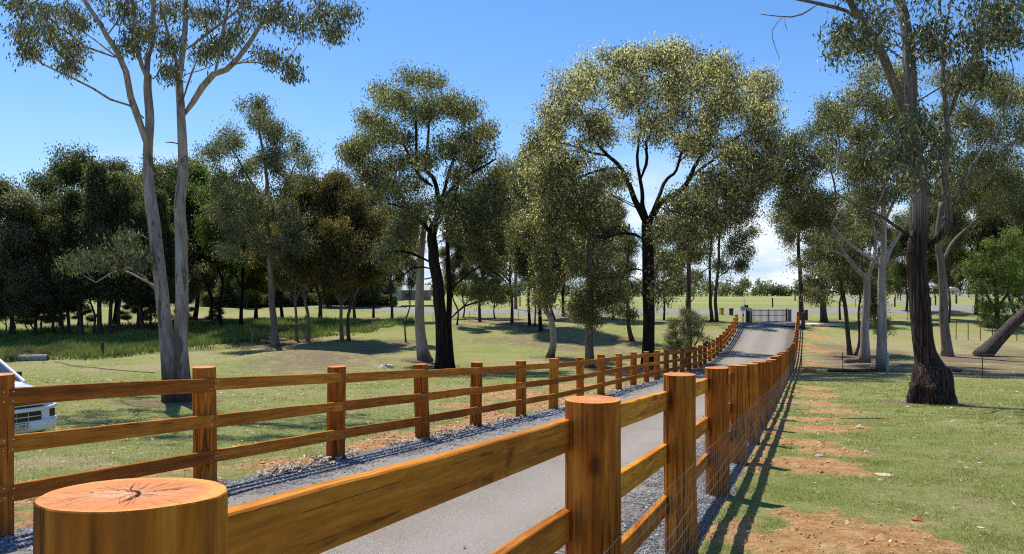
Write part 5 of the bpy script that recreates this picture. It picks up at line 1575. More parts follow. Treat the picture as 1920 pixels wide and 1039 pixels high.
traced_tree('gum_tree', 64, (1502, 602), [([(1502, 603), (1502, 560), (1500, 500), (1497, 440), (1500, 380), (1510, 330)], 10, 3, 0), ([(1501, 540), (1520, 520), (1540, 515)], 3, 1.5, -1)],
    [(1460, 300, 26, 28), (1500, 340, 34, 28), (1470, 380, 32, 28), (1510, 420, 32, 26), (1475, 440, 26, 22), (1530, 470, 24, 20), (1500, 490, 26, 18), (1525, 530, 20, 14), (1520, 380, 30, 24), (1465, 410, 26, 22)],
    LF60, M['b_brown'], M['l_grey'], 'tree standing hard against the far end of the right hand fence', dens=0.95, cr=0.95)
traced_tree('gum_tree', 65, (1545, 604), [([(1545, 605), (1543, 560), (1540, 520), (1535, 470), (1540, 420)], 12, 5, 0), ([(1543, 555), (1570, 545), (1580, 548)], 3, 1.5, 0)],
    [(1535, 490, 34, 22), (1560, 460, 32, 24), (1520, 440, 28, 22), (1545, 520, 30, 14), (1570, 510, 24, 16), (1545, 400, 34, 26), (1580, 430, 26, 22)],
    LF60, M['b_brown'], M['l_olive'], 'stout dark trunk beyond the pile of steel posts', dens=0.95, cr=0.95)

traced_tree('gum_tree', 66, (1852, 668), [([(1838, 672), (1862, 646), (1895, 612), (1922, 586), (1965, 530), (2010, 470)], 25, 16, 0.5), ([(1940, 560), (1945, 500), (1935, 430)], 9, 3, -.5)],
    [(1990, 440, 50, 34), (1940, 400, 40, 30), (2040, 400, 60, 40), (1960, 350, 40, 30)],
    LF45, M['b_brown'], M['l_olive'], 'fallen-looking trunk leaning steeply to the right at the edge of the photo', dens=0.8, cr=0.85)

traced_tree('wattle_tree', 67, (1868, 612), [([(1868, 613), (1870, 570), (1865, 530), (1870, 490), (1875, 450)], 10, 3, 0), ([(1868, 590), (1850, 550), (1840, 510)], 6, 2, -1), ([(1869, 580), (1895, 540), (1905, 490)], 6, 2, 1)],
    [(1872, 455, 34, 22), (1905, 462, 30, 26), (1845, 480, 32, 20), (1880, 495, 42, 26), (1835, 510, 28, 18), (1900, 530, 36, 26), (1855, 540, 34, 22), (1885, 575, 38, 20), (1850, 575, 24, 14), (1925, 500, 28, 30), (1920, 560, 30, 24), (1895, 600, 34, 14), (1860, 600, 26, 12), (1900, 440, 22, 16), (1830, 540, 18, 12), (1815, 495, 18, 10)],
    dict(n=12, per=11, L=0.2, W=0.07, droop=0.3, spread=0.2), M['b_brown'], M['l_bright'], 'bright green feathery wattle at the right edge', dens=1.15, cr=0.7, fill=0.2)

# bush in front of the brown trunk at the fence
traced_tree('bush', 68, (1285, 684), [([(1285, 685), (1278, 660), (1262, 620), (1255, 600)], 4, 1.5, -.3), ([(1285, 685), (1288, 650), (1292, 610), (1290, 585)], 4, 1.5, .3), ([(1285, 685), (1300, 655), (1315, 625), (1322, 605)], 4, 1.5, 0),
    ([(1284, 685), (1265, 660), (1250, 640)], 3, 1.2, .3)],
    [(1285, 590, 24, 12), (1262, 605, 20, 14), (1305, 605, 22, 14), (1285, 622, 28, 16), (1258, 635, 18, 16), (1312, 630, 18, 14), (1280, 650, 22, 12), (1252, 655, 12, 10)],
    dict(n=11, per=11, L=0.12, W=0.035, droop=0.2, spread=0.13), M['b_grey'], M['l_grey'], 'rounded grey-green bush behind the far part of the left fence', cat='bush', dens=1.3, cr=0.38, butt=0)

# ------------------------------------------------------------------ free standing trees, built once per kind and copied
KIND = {}
def variant(key, *a, **k):
    if key not in KIND:
        T, C = auto_tree(*a, **k)
        KIND[key] = (T.mesh('trunk', [M['b_brown']], True), C.mesh('crown', [M['l_dark']], False, True), a[1])
    return KIND[key]

VAR = [('dense', dict(seed=101, H=15, rt=0.24, base_h=4.0, rx=4.2, kind='dense', leafL=0.30, dens=2.0)),
       ('dense', dict(seed=102, H=15, rt=0.22, base_h=3.0, rx=4.0, kind='dense', leafL=0.30, dens=2.0)),
       ('tall', dict(seed=103, H=18, rt=0.22, base_h=7.0, rx=4.2, kind='tall', leafL=0.30, dens=1.7)),
       ('gum', dict(seed=104, H=14, rt=0.20, base_h=4.5, rx=4.0, kind='gum', leafL=0.30, dens=1.7)),
       ('pine', dict(seed=105, H=13, rt=0.20, base_h=4.2, rx=2.5, kind='pine', leafL=0.28, dens=1.5)),
       ('pine', dict(seed=106, H=12, rt=0.18, base_h=3.4, rx=2.2, kind='pine', leafL=0.28, dens=1.6)),
       ('pine', dict(seed=108, H=12, rt=0.20, base_h=1.3, rx=3.0, kind='pine', leafL=0.34, dens=1.5)),
       ('gum', dict(seed=107, H=10, rt=0.12, base_h=2.6, rx=3.0, kind='gum', leafL=0.24, dens=1.3))]
MESHES = []
for kd, a in VAR:
    T, C = auto_tree(**a)
    MESHES.append((T, C, a['H']))
CACHE = {}

def place_tree(px, py, vi, top_y, bark, leafm, label, group, sx=1.0, Y=None, rz=None, seed=0, name='gum_tree', cat='tree'):
    if Y is None: x, y, z = ray(px, py)
    else: y = Y; x = (px - 960) / F * y; z = gz(x, y)
    T, C, H = MESHES[vi]
    key = (vi, bark, leafm)
    if key not in CACHE:
        CACHE[key] = (T.mesh('trunk', [M[bark]], True), C.mesh('crown', [M[leafm]], False, True))
    tm, cm = CACHE[key]
    h = (py - top_y) / F * y if Y is None else ZC - (top_y - HZ) / F * y - z
    s = h / H
    root = empty(name, (x, y, z)); tag(root, label, cat, group)
    rr = random.Random(seed + px)
    root.rotation_euler = (0, 0, rr.uniform(0, 6.28) if rz is None else rz)
    if vi in (4, 5): s *= rr.uniform(0.85, 1.12)
    root.scale = (s * sx, s * sx, s)
    for nm, me in (('trunk', tm), ('crown', cm)):
        o = bpy.data.objects.new(nm, me); link(o, root)
    return root

# shaded row behind the rushes at far left
gL = 'slender dark trees in the shaded row behind the rushes'
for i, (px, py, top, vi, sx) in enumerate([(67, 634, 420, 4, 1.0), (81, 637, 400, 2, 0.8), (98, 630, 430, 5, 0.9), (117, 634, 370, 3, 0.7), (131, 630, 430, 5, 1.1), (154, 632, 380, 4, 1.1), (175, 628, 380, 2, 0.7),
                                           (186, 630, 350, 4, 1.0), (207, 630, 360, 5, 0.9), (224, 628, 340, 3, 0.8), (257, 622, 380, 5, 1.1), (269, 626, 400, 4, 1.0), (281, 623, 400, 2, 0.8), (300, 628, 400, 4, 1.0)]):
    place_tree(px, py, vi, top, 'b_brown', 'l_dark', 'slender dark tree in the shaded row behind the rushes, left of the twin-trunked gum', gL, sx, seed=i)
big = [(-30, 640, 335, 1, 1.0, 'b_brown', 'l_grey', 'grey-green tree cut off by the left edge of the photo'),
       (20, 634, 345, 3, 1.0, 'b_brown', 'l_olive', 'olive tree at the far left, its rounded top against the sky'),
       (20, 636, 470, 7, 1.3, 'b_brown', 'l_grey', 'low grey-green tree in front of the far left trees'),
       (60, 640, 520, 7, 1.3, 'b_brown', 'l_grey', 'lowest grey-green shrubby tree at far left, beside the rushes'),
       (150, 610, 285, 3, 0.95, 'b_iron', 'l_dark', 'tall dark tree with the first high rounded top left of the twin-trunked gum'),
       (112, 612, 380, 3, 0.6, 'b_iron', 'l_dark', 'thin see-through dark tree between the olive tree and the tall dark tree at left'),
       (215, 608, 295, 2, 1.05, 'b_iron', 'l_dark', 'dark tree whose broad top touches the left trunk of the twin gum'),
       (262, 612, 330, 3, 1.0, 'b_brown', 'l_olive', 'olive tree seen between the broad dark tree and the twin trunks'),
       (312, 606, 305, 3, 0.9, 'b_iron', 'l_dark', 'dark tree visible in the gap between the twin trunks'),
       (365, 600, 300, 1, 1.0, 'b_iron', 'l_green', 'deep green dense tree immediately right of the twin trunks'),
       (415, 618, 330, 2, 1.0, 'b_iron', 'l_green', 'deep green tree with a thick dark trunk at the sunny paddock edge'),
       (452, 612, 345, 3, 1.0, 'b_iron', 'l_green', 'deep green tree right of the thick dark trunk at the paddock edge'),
       (340, 612, 420, 7, 1.1, 'b_brown', 'l_olive', 'small olive tree at the paddock edge behind the twin trunks'),
       (556, 639, 360, 3, 0.75, 'b_grey', 'l_brown', 'bronze-tinted tree just right of the pale logs'),
       (577, 639, 325, 3, 0.8, 'b_grey', 'l_grey', 'grey thin-trunked tree third from the pale logs'),
       (641, 638, 318, 0, 0.72, 'b_grey', 'l_brown', 'bronze-leaved tree, left of a pair of thin trunks on the mown grass'),
       (654, 639, 352, 3, 0.85, 'b_brown', 'l_brown', 'bronze-leaved tree, right of a pair of thin trunks on the mown grass'),
       (700, 596, 350, 2, 0.8, 'b_iron', 'l_olive', 'dark tree rising behind the conifers left of centre'),
       (761, 642, 400, 2, 0.55, 'b_brown', 'l_olive', 'very thin single trunk left of the white-trunked gum'),
       (857, 610, 425, 2, 0.75, 'b_iron', 'l_olive', 'thin dark trunk on the mown grass right of the paired dark trunks'),
       (869, 595, 470, 7, 1.0, 'b_iron', 'l_olive', 'low spreading tree at the roadside right of the paired dark trunks'),
       (928, 597, 500, 7, 1.3, 'b_brown', 'l_olive', 'small spreading roadside tree left of the power pole'),
       (993, 611, 280, 2, 0.7, 'b_iron', 'l_olive', 'tall dark trunk right of the power pole'),
       (1003, 613, 350, 2, 0.5, 'b_iron', 'l_olive', 'thinnest dark trunk between the power pole and the thick dark trunk'),
       (1014, 621, 290, 0, 0.7, 'b_iron', 'l_bloom', 'thick dark trunk behind the crooked pale gum'),
       (1057, 594, 300, 0, 0.7, 'b_iron', 'l_olive', 'stout dark roadside trunk between the crooked pale gum and the leafy grey trunk'),
       (960, 606, 300, 3, 0.7, 'b_brown', 'l_bloom', 'tree behind the power pole with its pale top against the sky'),
       (1110, 598, 330, 3, 0.7, 'b_brown', 'l_olive', 'roadside tree hidden behind the leafy grey trunk'),
       (395, 598, 350, 3, 1.1, 'b_iron', 'l_dark', 'dark tree behind the deep green trees right of the twin trunks'),
       (480, 597, 370, 3, 1.1, 'b_iron', 'l_olive', 'olive rounded tree behind the tall grey-trunked tree on the mound'),
       (530, 598, 380, 1, 1.0, 'b_iron', 'l_green', 'deep green tree filling the gap behind the pale logs'),
       (600, 600, 350, 3, 1.1, 'b_brown', 'l_olive', 'olive tree behind the bronze-tinted trees, left of centre'),
       (665, 598, 360, 2, 1.0, 'b_brown', 'l_olive', 'olive tree behind the pair of thin trunks on the mown grass'),
       (735, 600, 380, 3, 0.9, 'b_brown', 'l_olive', 'olive tree just left of the very thin single trunk'),
       (900, 604, 330, 3, 0.75, 'b_brown', 'l_olive', 'taller olive tree behind the small spreading roadside tree'),
       (1040, 600, 360, 1, 0.75, 'b_brown', 'l_olive', 'leafy tree directly behind the crooked pale gum'),
       (1150, 600, 390, 3, 0.8, 'b_brown', 'l_olive', 'olive tree between the leafy grey trunk and the largest tree'),
       (1245, 600, 400, 3, 0.7, 'b_iron', 'l_olive', 'olive tree immediately right of the largest tree, across the grass'),
       (1640, 602, 400, 3, 0.8, 'b_brown', 'l_olive', 'olive tree seen between the two pale forked gums'),
       (1575, 600, 390, 3, 0.7, 'b_brown', 'l_grey', 'grey-green tree behind the thin dark leaning sapling'),
       (1720, 598, 370, 0, 0.8, 'b_brown', 'l_olive', 'leafy tree hidden mostly behind the massive brown gum'),
       (1779, 606, 330, 2, 0.7, 'b_brown', 'l_olive', 'thin trunk in the paddock immediately right of the massive brown gum'),
       (1830, 590, 300, 0, 0.7, 'b_brown', 'l_olive', 'dark roadside tree behind the wattle'),
       (1700, 584, 400, 3, 0.9, 'b_brown', 'l_olive', 'roadside tree hidden behind the massive brown gum'),
       (1905, 592, 330, 1, 0.8, 'b_brown', 'l_dark', 'dark tree behind the wattle at the right edge'),
       (1960, 600, 300, 0, 1.0, 'b_brown', 'l_dark', 'dark tree cut off by the right edge of the photo')]
for i, (px, py, top, vi, sx, bk, lf, lab) in enumerate(big):
    place_tree(px, py, vi, top, bk, lf, lab, None, sx, seed=50 + i)
gB = 'shrubs among the shaded trees at left'
for i, (px, py, top, lf, sx) in enumerate([(10, 628, 540, 'l_grey', 1.5), (48, 630, 560, 'l_green', 1.5), (108, 618, 575, 'l_green', 1.7), (165, 616, 572, 'l_green', 1.6), (240, 616, 562, 'l_green', 1.6), (290, 622, 548, 'l_olive', 1.3), (335, 622, 570, 'l_olive', 1.4), (398, 612, 575, 'l_green', 1.8), (-20, 640, 500, 'l_grey', 1.3)]):
    place_tree(px, py, 7, top, 'b_brown', lf, 'bushy shrub growing between the shaded trunks at left', gB, sx, seed=200 + i, name='shrub', cat='shrub')
gC = 'dark conifers along the far side of the road, left of centre'
for i, (px, Y, top, vi, sx) in enumerate([(560, 112, 500, 6, 1.1), (590, 116, 480, 6, 1.2), (615, 108, 470, 6, 1.1), (640, 118, 490, 6, 1.2), (672, 108, 440, 6, 1.1), (690, 112, 430, 6, 1.2), (715, 118, 500, 6, 1.3), (738, 124, 540, 6, 1.3),
                                           (500, 115, 470, 6, 1.2), (470, 110, 480, 6, 1.2), (530, 118, 470, 6, 1.2), (430, 112, 470, 6, 1.2), (395, 116, 480, 6, 1.2), (350, 120, 480, 6, 1.3), (300, 118, 470, 6, 1.4), (245, 122, 480, 6, 1.4)]):
    place_tree(px, 590, vi, top, 'b_iron', 'l_dark', 'dark conifer in the belt along the far side of the road, left of centre', gC, sx, Y=Y - 9, seed=90 + i, name='conifer_tree')
gR = 'trees lining the paddock road at far right'
for i, (px, Y, top, vi, sx, lf) in enumerate([(1690, 230, 505, 1, 1.2, 'l_green'), (1722, 235, 500, 0, 1.1, 'l_olive'), (1665, 240, 505, 0, 1.2, 'l_olive'), (1760, 235, 480, 1, 1.1, 'l_olive'), (1800, 240, 470, 0, 1.1, 'l_olive'),
                                               (1840, 230, 460, 1, 1.1, 'l_dark'), (1880, 240, 450, 0, 1.1, 'l_dark'), (1915, 235, 450, 1, 1.1, 'l_dark'), (1640, 250, 512, 3, 1.4, 'l_grey'), (1620, 255, 515, 1, 1.4, 'l_grey')]):
    place_tree(px, 560, vi, top, 'b_brown', lf, 'tree in the line along the paddock road at far right', gR, sx, Y=Y, seed=130 + i)

# far-off woodland on the horizon
def woodland(name, pts, h, n, L, mat, seed, label, dx=6.0):
    rng = np.random.default_rng(seed)
    mb = MB(); E = []
    for (x0, y0), (x1, y1) in zip(pts[:-1], pts[1:]):
        k = max(1, int(math.dist((x0, y0), (x1, y1)) / dx))
        for t in np.linspace(0, 1, k):
            x = x0 + (x1 - x0) * t + rng.normal(0, dx * 0.5); y = y0 + (y1 - y0) * t + rng.normal(0, dx * 1.2)
            hh = h * rng.uniform(0.55, 1.15) * (0.8 + 0.4 * float(vnoise(np.array([x * 0.02]), np.array([y * 0.02]), 4)[0]))
            g = gz(x, y); m = rng.integers(3, 6)
            for _ in range(m):
                c = np.array([x + rng.normal(0, hh * .2), y + rng.normal(0, hh * .2), g + hh * rng.uniform(0.35, 0.8)])
                u = unit(rng.normal(0, 1, (n, 3))); E.append(c + u * hh * 0.30 * rng.random((n, 1)) ** 0.4)
            E.append(np.stack([np.full(n // 2, x) + rng.normal(0, hh * .25, n // 2), np.full(n // 2, y), g + rng.uniform(0.2, hh * 0.35, n // 2)], 1))
            mb.tube([(x, y, g - 0.3), (x, y, g + hh * 0.6)], [hh * 0.022, hh * 0.012], 5, m=1, caps=False)
    E = np.concatenate(E)
    leaf_cloud(mb, rng, E, unit(rng.normal(0, 1, E.shape)), 1, L * 0.5, L, L * 0.6, 0.2, tone_shift=rng.normal(0, .05, len(E)))
    o = mb.obj(name, [mat, M['b_brown']], tone=False)
    me = o.data
    a = me.attributes.new('tone', 'FLOAT', 'FACE'); a.data.foreach_set('value', np.clip(rng.normal(0.42, 0.18, len(me.polygons)), 0.02, 0.8).astype(np.float32))
    return tag(o, label, 'woodland', kind='stuff')

woodland('woodland', [(-420, 380), (-200, 400), (0, 405), (150, 410), (300, 405), (480, 390), (700, 370)], 9.0, 60, 1.15, M['l_grey'], 7, 'low grey-green line of distant bush on the horizon beyond the paddock', 2.2)
woodland('woodland', [(-260, 90), (-170, 130), (-110, 150), (-60, 165), (-38, 175)], 10, 90, 0.8, M['l_dark'], 9, 'dark belt of far trees closing the view behind the left paddock', 4.0)

# clipped dark hedge under the conifers
rng_h = np.random.default_rng(31)
ha = np.array(((380 - 960) / F * 101, 101.0)); hb = np.array(((742 - 960) / F * 106, 106.0))
n_h = 46000; t_h = rng_h.random(n_h)
E_h = np.stack([ha[0] + (hb[0] - ha[0]) * t_h, ha[1] + (hb[1] - ha[1]) * t_h + rng_h.normal(0, .45, n_h), np.zeros(n_h)], 1)
top_h = 1.15 + 0.9 * fbm(E_h[:, 0] * 0.35, E_h[:, 1] * 0.35, 8, 3)
E_h[:, 2] = ground(E_h[:, 0], E_h[:, 1]) + top_h * rng_h.random(n_h) ** 0.7
mb = MB(); leaf_cloud(mb, rng_h, E_h, unit(rng_h.normal(0, 1, E_h.shape)), 1, 0.08, 0.24, 0.14, 0.1)
tag(mb.obj('hedge', M['l_dark'], tone=True), 'low dark hedge running under the conifers across the far side of the left paddock', 'hedge')

# ------------------------------------------------------------------ ground and ground cover
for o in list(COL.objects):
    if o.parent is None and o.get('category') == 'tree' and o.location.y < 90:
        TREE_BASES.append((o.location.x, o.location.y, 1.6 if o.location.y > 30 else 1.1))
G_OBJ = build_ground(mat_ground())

rng = np.random.default_rng(77)
def scatter(n, y0, y1, side, power=1.0):
    u = rng.random(n)
    Y = y0 * (y1 / y0) ** u if power == 1.0 else (y0 ** (1 - power) + u * (y1 ** (1 - power) - y0 ** (1 - power))) ** (1 / (1 - power))
    px = rng.uniform(-60, 1980, n)
    X = (px - 960) / F * Y
    if side > 0: k = X > fence_r(Y) + 0.12
    else: k = X < fence_l(Y) - 0.15
    return X[k], Y[k]

def lawn_patch(name, n, y0, y1, side, h, w, label, power=1.0):
    X, Y = scatter(n, y0, y1, side, power)
    s, d, m, l = ground_masks(X, Y)
    keep = rng.random(len(X)) > np.clip(s * 1.45 - 0.15 + l * 0.8 + d * 0.45 + m, 0, 0.95)
    clump = fbm(X * 2.2, Y * 2.2, 31, 3)
    keep &= rng.random(len(X)) < np.clip((clump - 0.25) * 2.4, 0.25, 1)
    X, Y, d = X[keep], Y[keep], d[keep]
    mb = MB()
    sc = np.clip(Y / 6.0, 0.8, 4.5)
    tone = np.clip(rng.beta(2.2, 2.6, len(X)) * 0.85 + d * 0.25 + 0.35 * (fbm(X * 0.6, Y * 0.6, 12, 3) - 0.5), 0, 1)
    blades(mb, rng, X, Y, h * (0.45 + 0.9 * fbm(X * 1.5, Y * 1.5, 5, 2) + 1.5 * sstep(0.66, 0.86, fbm(X * 3.1, Y * 3.1, 51, 3))) * (0.85 + 0.15 * sc), w * sc, 0.9, tone, 0.012)
    return tag(mb.obj(name, M['g_lawn'], tone=True), label, 'grass', kind='stuff')

lawn_patch('lawn_grass', 620000, 2.6, 34, 1, 0.025, 0.0040, 'short green grass on the lawn right of the driveway')
lawn_patch('lawn_grass', 300000, 6.0, 48, -1, 0.022, 0.0050, 'short green grass on the lawn left of the driveway')

def tall_patch(name, mat, n, poly, h, w, label, lean=0.35, clump=0.35, seed=3):
    xs = [p[0] for p in poly]; ys = [p[1] for p in poly]
    X = rng.uniform(min(xs), max(xs), n); Y = rng.uniform(min(ys), max(ys), n)
    inside = np.zeros(n, bool)
    j = len(poly) - 1
    for i in range(len(poly)):
        xi, yi = poly[i]; xj, yj = poly[j]
        c = ((yi > Y) != (yj > Y)) & (X < (xj - xi) * (Y - yi) / (yj - yi + 1e-9) + xi)
        inside ^= c; j = i
    f = fbm(X * 0.45, Y * 0.45, seed, 3)
    inside &= f > clump
    X, Y, f = X[inside], Y[inside], f[inside]
    mb = MB(); blades(mb, rng, X, Y, h * (0.5 + 1.3 * (f - clump)), w, lean)
    return tag(mb.obj(name, mat, tone=True), label, 'grass', kind='stuff')

P = lambda px, py: ray(px, py)[:2]
tall_patch('tall_grass', M['g_tall'], 240000, [(-60, 47.5), (-36, 49.5), (-28.8, 53), (-25.2, 59.5), (-22.5, 62.5), (-15.5, 67), (-11.5, 70), (-9, 77), (-16, 79), (-26, 76), (-38, 70), (-60, 62)], 0.60, 0.055,
           'long green grass and rushes in the damp ground beyond the left lawn', clump=0.33)
tall_patch('rushes', M['g_reed'], 42000, [(-50, 45.8), (-36, 47.8), (-28.8, 51.5), (-25.2, 58), (-22.5, 61), (-15.5, 65.5), (-13, 67.5), (-15.5, 67.5), (-22.5, 63.5), (-25.4, 61), (-29.5, 54), (-36, 50.5), (-50, 48)], 0.75, 0.045,
           'brown-tipped rush tufts along the creek edge', clump=0.45, seed=15)

# separate rush tussocks on the near bank
gT = 'rush tussocks on the creek bank'
tus = []
for i, (px, py) in enumerate([(24, 675), (36, 671), (50, 668), (84, 668), (92, 665), (104, 664), (114, 662), (128, 662), (250, 655), (285, 653), (180, 660), (310, 652)]):
    x, y, z = ray(px, py)
    if i < 3:
        mb = MB(); n = 420
        r = rng.random(n) ** 0.6 * 0.32; a = rng.uniform(0, 6.28, n)
        X = np.cos(a) * r; Y = np.sin(a) * r
        h = 0.85 * rng.uniform(0.5, 1.1, n)
        tip = np.stack([X * 2.6 + rng.normal(0, .08, n), Y * 2.6 + rng.normal(0, .08, n), h], 1)
        p = np.stack([X, Y, np.zeros(n) - 0.05], 1); s = np.stack([np.cos(a + 1.57), np.sin(a + 1.57), a * 0], 1) * 0.018
        mb.add(np.stack([p - s, p + s, tip], 1).reshape(-1, 3), None, np.arange(n * 3).reshape(-1, 3), tone=rng.random(n))
        o = mb.obj('rush_tussock', M['g_reed'], tone=True, loc=(x, y, z))
    else:
        o = tus[i % 3].copy(); COL.objects.link(o); o.location = (x, y, z); o.rotation_euler = (0, 0, i * 1.3)
    s = 0.6 + 0.5 * random.Random(i).random(); o.scale = (s, s, s)
    tag(o, 'dark rush tussock on the far bank of the muddy creek at left', 'rush', gT); tus.append(o)

# fallen gum leaves, bark flakes
def litter(name, n, y0, y1, side, label, size):
    X, Y = scatter(n, y0, y1, side, 1.0)
    k = rng.random(len(X)) < np.clip(fbm(X * 0.5, Y * 0.5, 44, 3) * 1.8 - 0.35, 0.05, 1)
    X, Y = X[k], Y[k]; n = len(X)
    Z = ground(X, Y) + rng.uniform(0.018, 0.04, n)
    p = np.stack([X, Y, Z], 1); a = rng.uniform(0, 6.28, n)
    ax = np.stack([np.cos(a), np.sin(a), rng.normal(0, .22, n)], 1); sd_ = np.stack([-np.sin(a), np.cos(a), rng.normal(0, .3, n)], 1)
    L = (size * rng.uniform(0.4, 1.5, n) * np.clip(Y / 12, 0.8, 2.2))[:, None]
    v = np.stack([p - ax * L / 2, p + sd_ * L * .14, p + ax * L / 2, p - sd_ * L * .14], 1).reshape(-1, 3)
    mb = MB(); mb.add(v, np.arange(n * 4).reshape(-1, 4), tone=rng.random(n))
    return tag(mb.obj(name, M['leaflitter'], tone=True), label, 'leaf litter', kind='stuff')
litter('leaf_litter', 10000, 3.0, 60, 1, 'dry gum leaves scattered over the right hand lawn', 0.06)
litter('leaf_litter', 15000, 7.0, 60, -1, 'dry gum leaves scattered over the left hand lawn', 0.06)

def edge_litter(n, label):
    Y = 6.5 * (30 / 6.5) ** rng.random(n); X = fence_l(Y) + rng.normal(0.02, 0.16, n)
    k = fbm(X * 1.2, Y * 1.2, 19, 3) > 0.46; X, Y = X[k], Y[k]; n = len(X)
    p = np.stack([X, Y, ground(X, Y) + rng.uniform(0.03, 0.07, n)], 1); a = rng.uniform(0, 6.28, n)
    ax = np.stack([np.cos(a), np.sin(a), rng.normal(0, .35, n)], 1); s_ = np.stack([-np.sin(a), np.cos(a), rng.normal(0, .5, n)], 1)
    st = rng.random(n) < 0.35
    L = np.where(st, rng.uniform(.08, .24, n), rng.uniform(.04, .10, n))[:, None]; w_ = np.where(st, .03, .17)[:, None]
    v = np.stack([p - ax * L / 2, p + s_ * L * w_, p + ax * L / 2, p - s_ * L * w_], 1).reshape(-1, 3)
    mb = MB(); mb.add(v, np.arange(n * 4).reshape(-1, 4), tone=rng.random(n))
    tag(mb.obj('leaf_litter', M['leaflitter'], tone=True), label, 'leaf litter', kind='stuff')
edge_litter(7000, 'dry leaves and twigs gathered along the foot of the left fence')

# loose blue metal along both edges of the drive
ico = np.array([(0, 0, 1), (0.9, 0, .1), (.28, .85, .05), (-.72, .53, -.05), (-.72, -.53, .08), (.28, -.85, -.05), (0, 0, -1)])
icot = np.array([(0, 1, 2), (0, 2, 3), (0, 3, 4), (0, 4, 5), (0, 5, 1), (6, 2, 1), (6, 3, 2), (6, 4, 3), (6, 5, 4), (6, 1, 5)])
def stones(name, n, y0, y1, side, label):
    Y = y0 * (y1 / y0) ** rng.random(n)
    t = np.abs(rng.normal(0, 0.40, n))
    X = (fence_l(Y) + 0.0 + t) if side < 0 else (fence_r(Y) + 0.02 - t)
    n = len(X)
    U = (X - fence_l(Y)) / (fence_r(Y) - fence_l(Y))
    Z = ground(X, Y) + 0.018 + 0.05 * np.sin(np.pi * np.clip(U, 0, 1))
    s = rng.uniform(0.006, 0.017, n) * np.clip(Y / 9, 1, 1.9)
    V = ico[None] * (s[:, None, None] * rng.uniform(0.6, 1.2, (n, 7, 3)) * np.array([1.25, 1.0, .7]))
    a = rng.uniform(0, 6.28, n); ca, sa = np.cos(a)[:, None], np.sin(a)[:, None]
    V = np.stack([V[..., 0] * ca - V[..., 1] * sa, V[..., 0] * sa + V[..., 1] * ca, V[..., 2]], -1) + np.stack([X, Y, Z], 1)[:, None]
    T = (icot[None] + (np.arange(n) * 7)[:, None, None]).reshape(-1, 3)
    mb = MB(); mb.add(V.reshape(-1, 3), None, T, tone=np.repeat(rng.random(n), 10))
    return tag(mb.obj(name, M['stonechip'], tone=True), label, 'gravel', kind='stuff')
n_ = NT('stone_chips'); c_ = n_.ramp(n_.attr('tone'), [(0, (0.09, 0.092, 0.095)), (0.6, (0.24, 0.243, 0.247)), (1, (0.50, 0.50, 0.50))]); n_.bsdf(c_, 0.75, 0.35); M['stonechip'] = n_.m
stones('loose_gravel', 16000, 5.5, 40, -1, 'coarse blue-grey gravel at the foot of the left fence')
stones('loose_gravel', 16000, 2.0, 30, 1, 'coarse blue-grey gravel at the foot of the right fence')
# ------------------------------------------------------------------ things
car = make_car()
Yc = 14.6; a_ = R(59)
car.rotation_euler = (0, 0, R(180) + a_)
cxp = (26 - 960) / F * Yc
car.location = (cxp, Yc, gz(cxp, Yc + 1.5) + 0.01)

gY = 75.8
gx = (1441 - 960) / F * gY
steel_gate((gx, gY, gz(gx, gY) + 0.05), 3.30, 1.22)
def at(px, Y): return ((px - 960) / F * Y, Y, gz((px - 960) / F * Y, Y))
simple_post('gate_post', at(1402, gY), 0.20, 1.32, M['darkwood'], 'stout dark gate post on the letterbox side of the steel gate', 'post')
simple_post('gate_post', at(1480.5, gY), 0.17, 1.28, M['greywood'], 'weathered grey timber post at the right end of the steel gate', 'post')
simple_post('gate_post', at(1408.5, gY - 0.1), 0.07, 1.35, M['blackmetal'], 'slim black steel hinge post at the left end of the gate', 'post')
simple_post('gate_post', at(1475.5, gY - 0.1), 0.055, 1.38, M['blackmetal'], 'slim black steel latch post at the right end of the gate', 'post')
simple_post('fence_post', at(1511.5, 80), 0.17, 1.05, M['darkwood'], 'short thick dark post beyond the tree at the end of the right fence', 'post')
simple_post('fence_post', at(1506, 70.5), 0.16, 1.5, M['darkwood'], 'dark old round post where the right fence ends', 'post')
b = MB(); b.box((0, 0, 0.5), (0.05, 0.05, 1.2)); b.box((0, -0.05, 1.15), (0.14, 0.1, 0.2))
tag(b.obj('keypad_post', M['blackmetal'], None, loc=at(1393.5, 71.5), bevel=0.01), 'thin dark keypad post in front of the letterboxes', 'post')
letterbox(at(1393, 74.5), 0.30, M['cream'], 'cream letterbox with a peaked top, left of the group by the gate', 1.25, 0.34)
letterbox(at(1399, 75.2), 0.34, M['greywood'], 'tallest letterbox, grey-brown, in the middle of the group by the gate', 1.42, 0.32, shape=1)
letterbox(at(1406, 75.0), 0.24, M['white'], 'white letterbox nearest the gate bars', 1.18, 0.34, shape=1)
x, y, z = ray(1353, 590); wheelie_bin((x, y, z), 0.74, M['yellow'], M['dkgreen'], 'yellow wheelie bin with a dark lid on the road verge', 0.2)
x, y, z = ray(1371, 591.5); wheelie_bin((x, y, z), 0.80, M['dkgreen'], M['red'], 'dark green wheelie bin with a dull red lid on the road verge', -0.1)

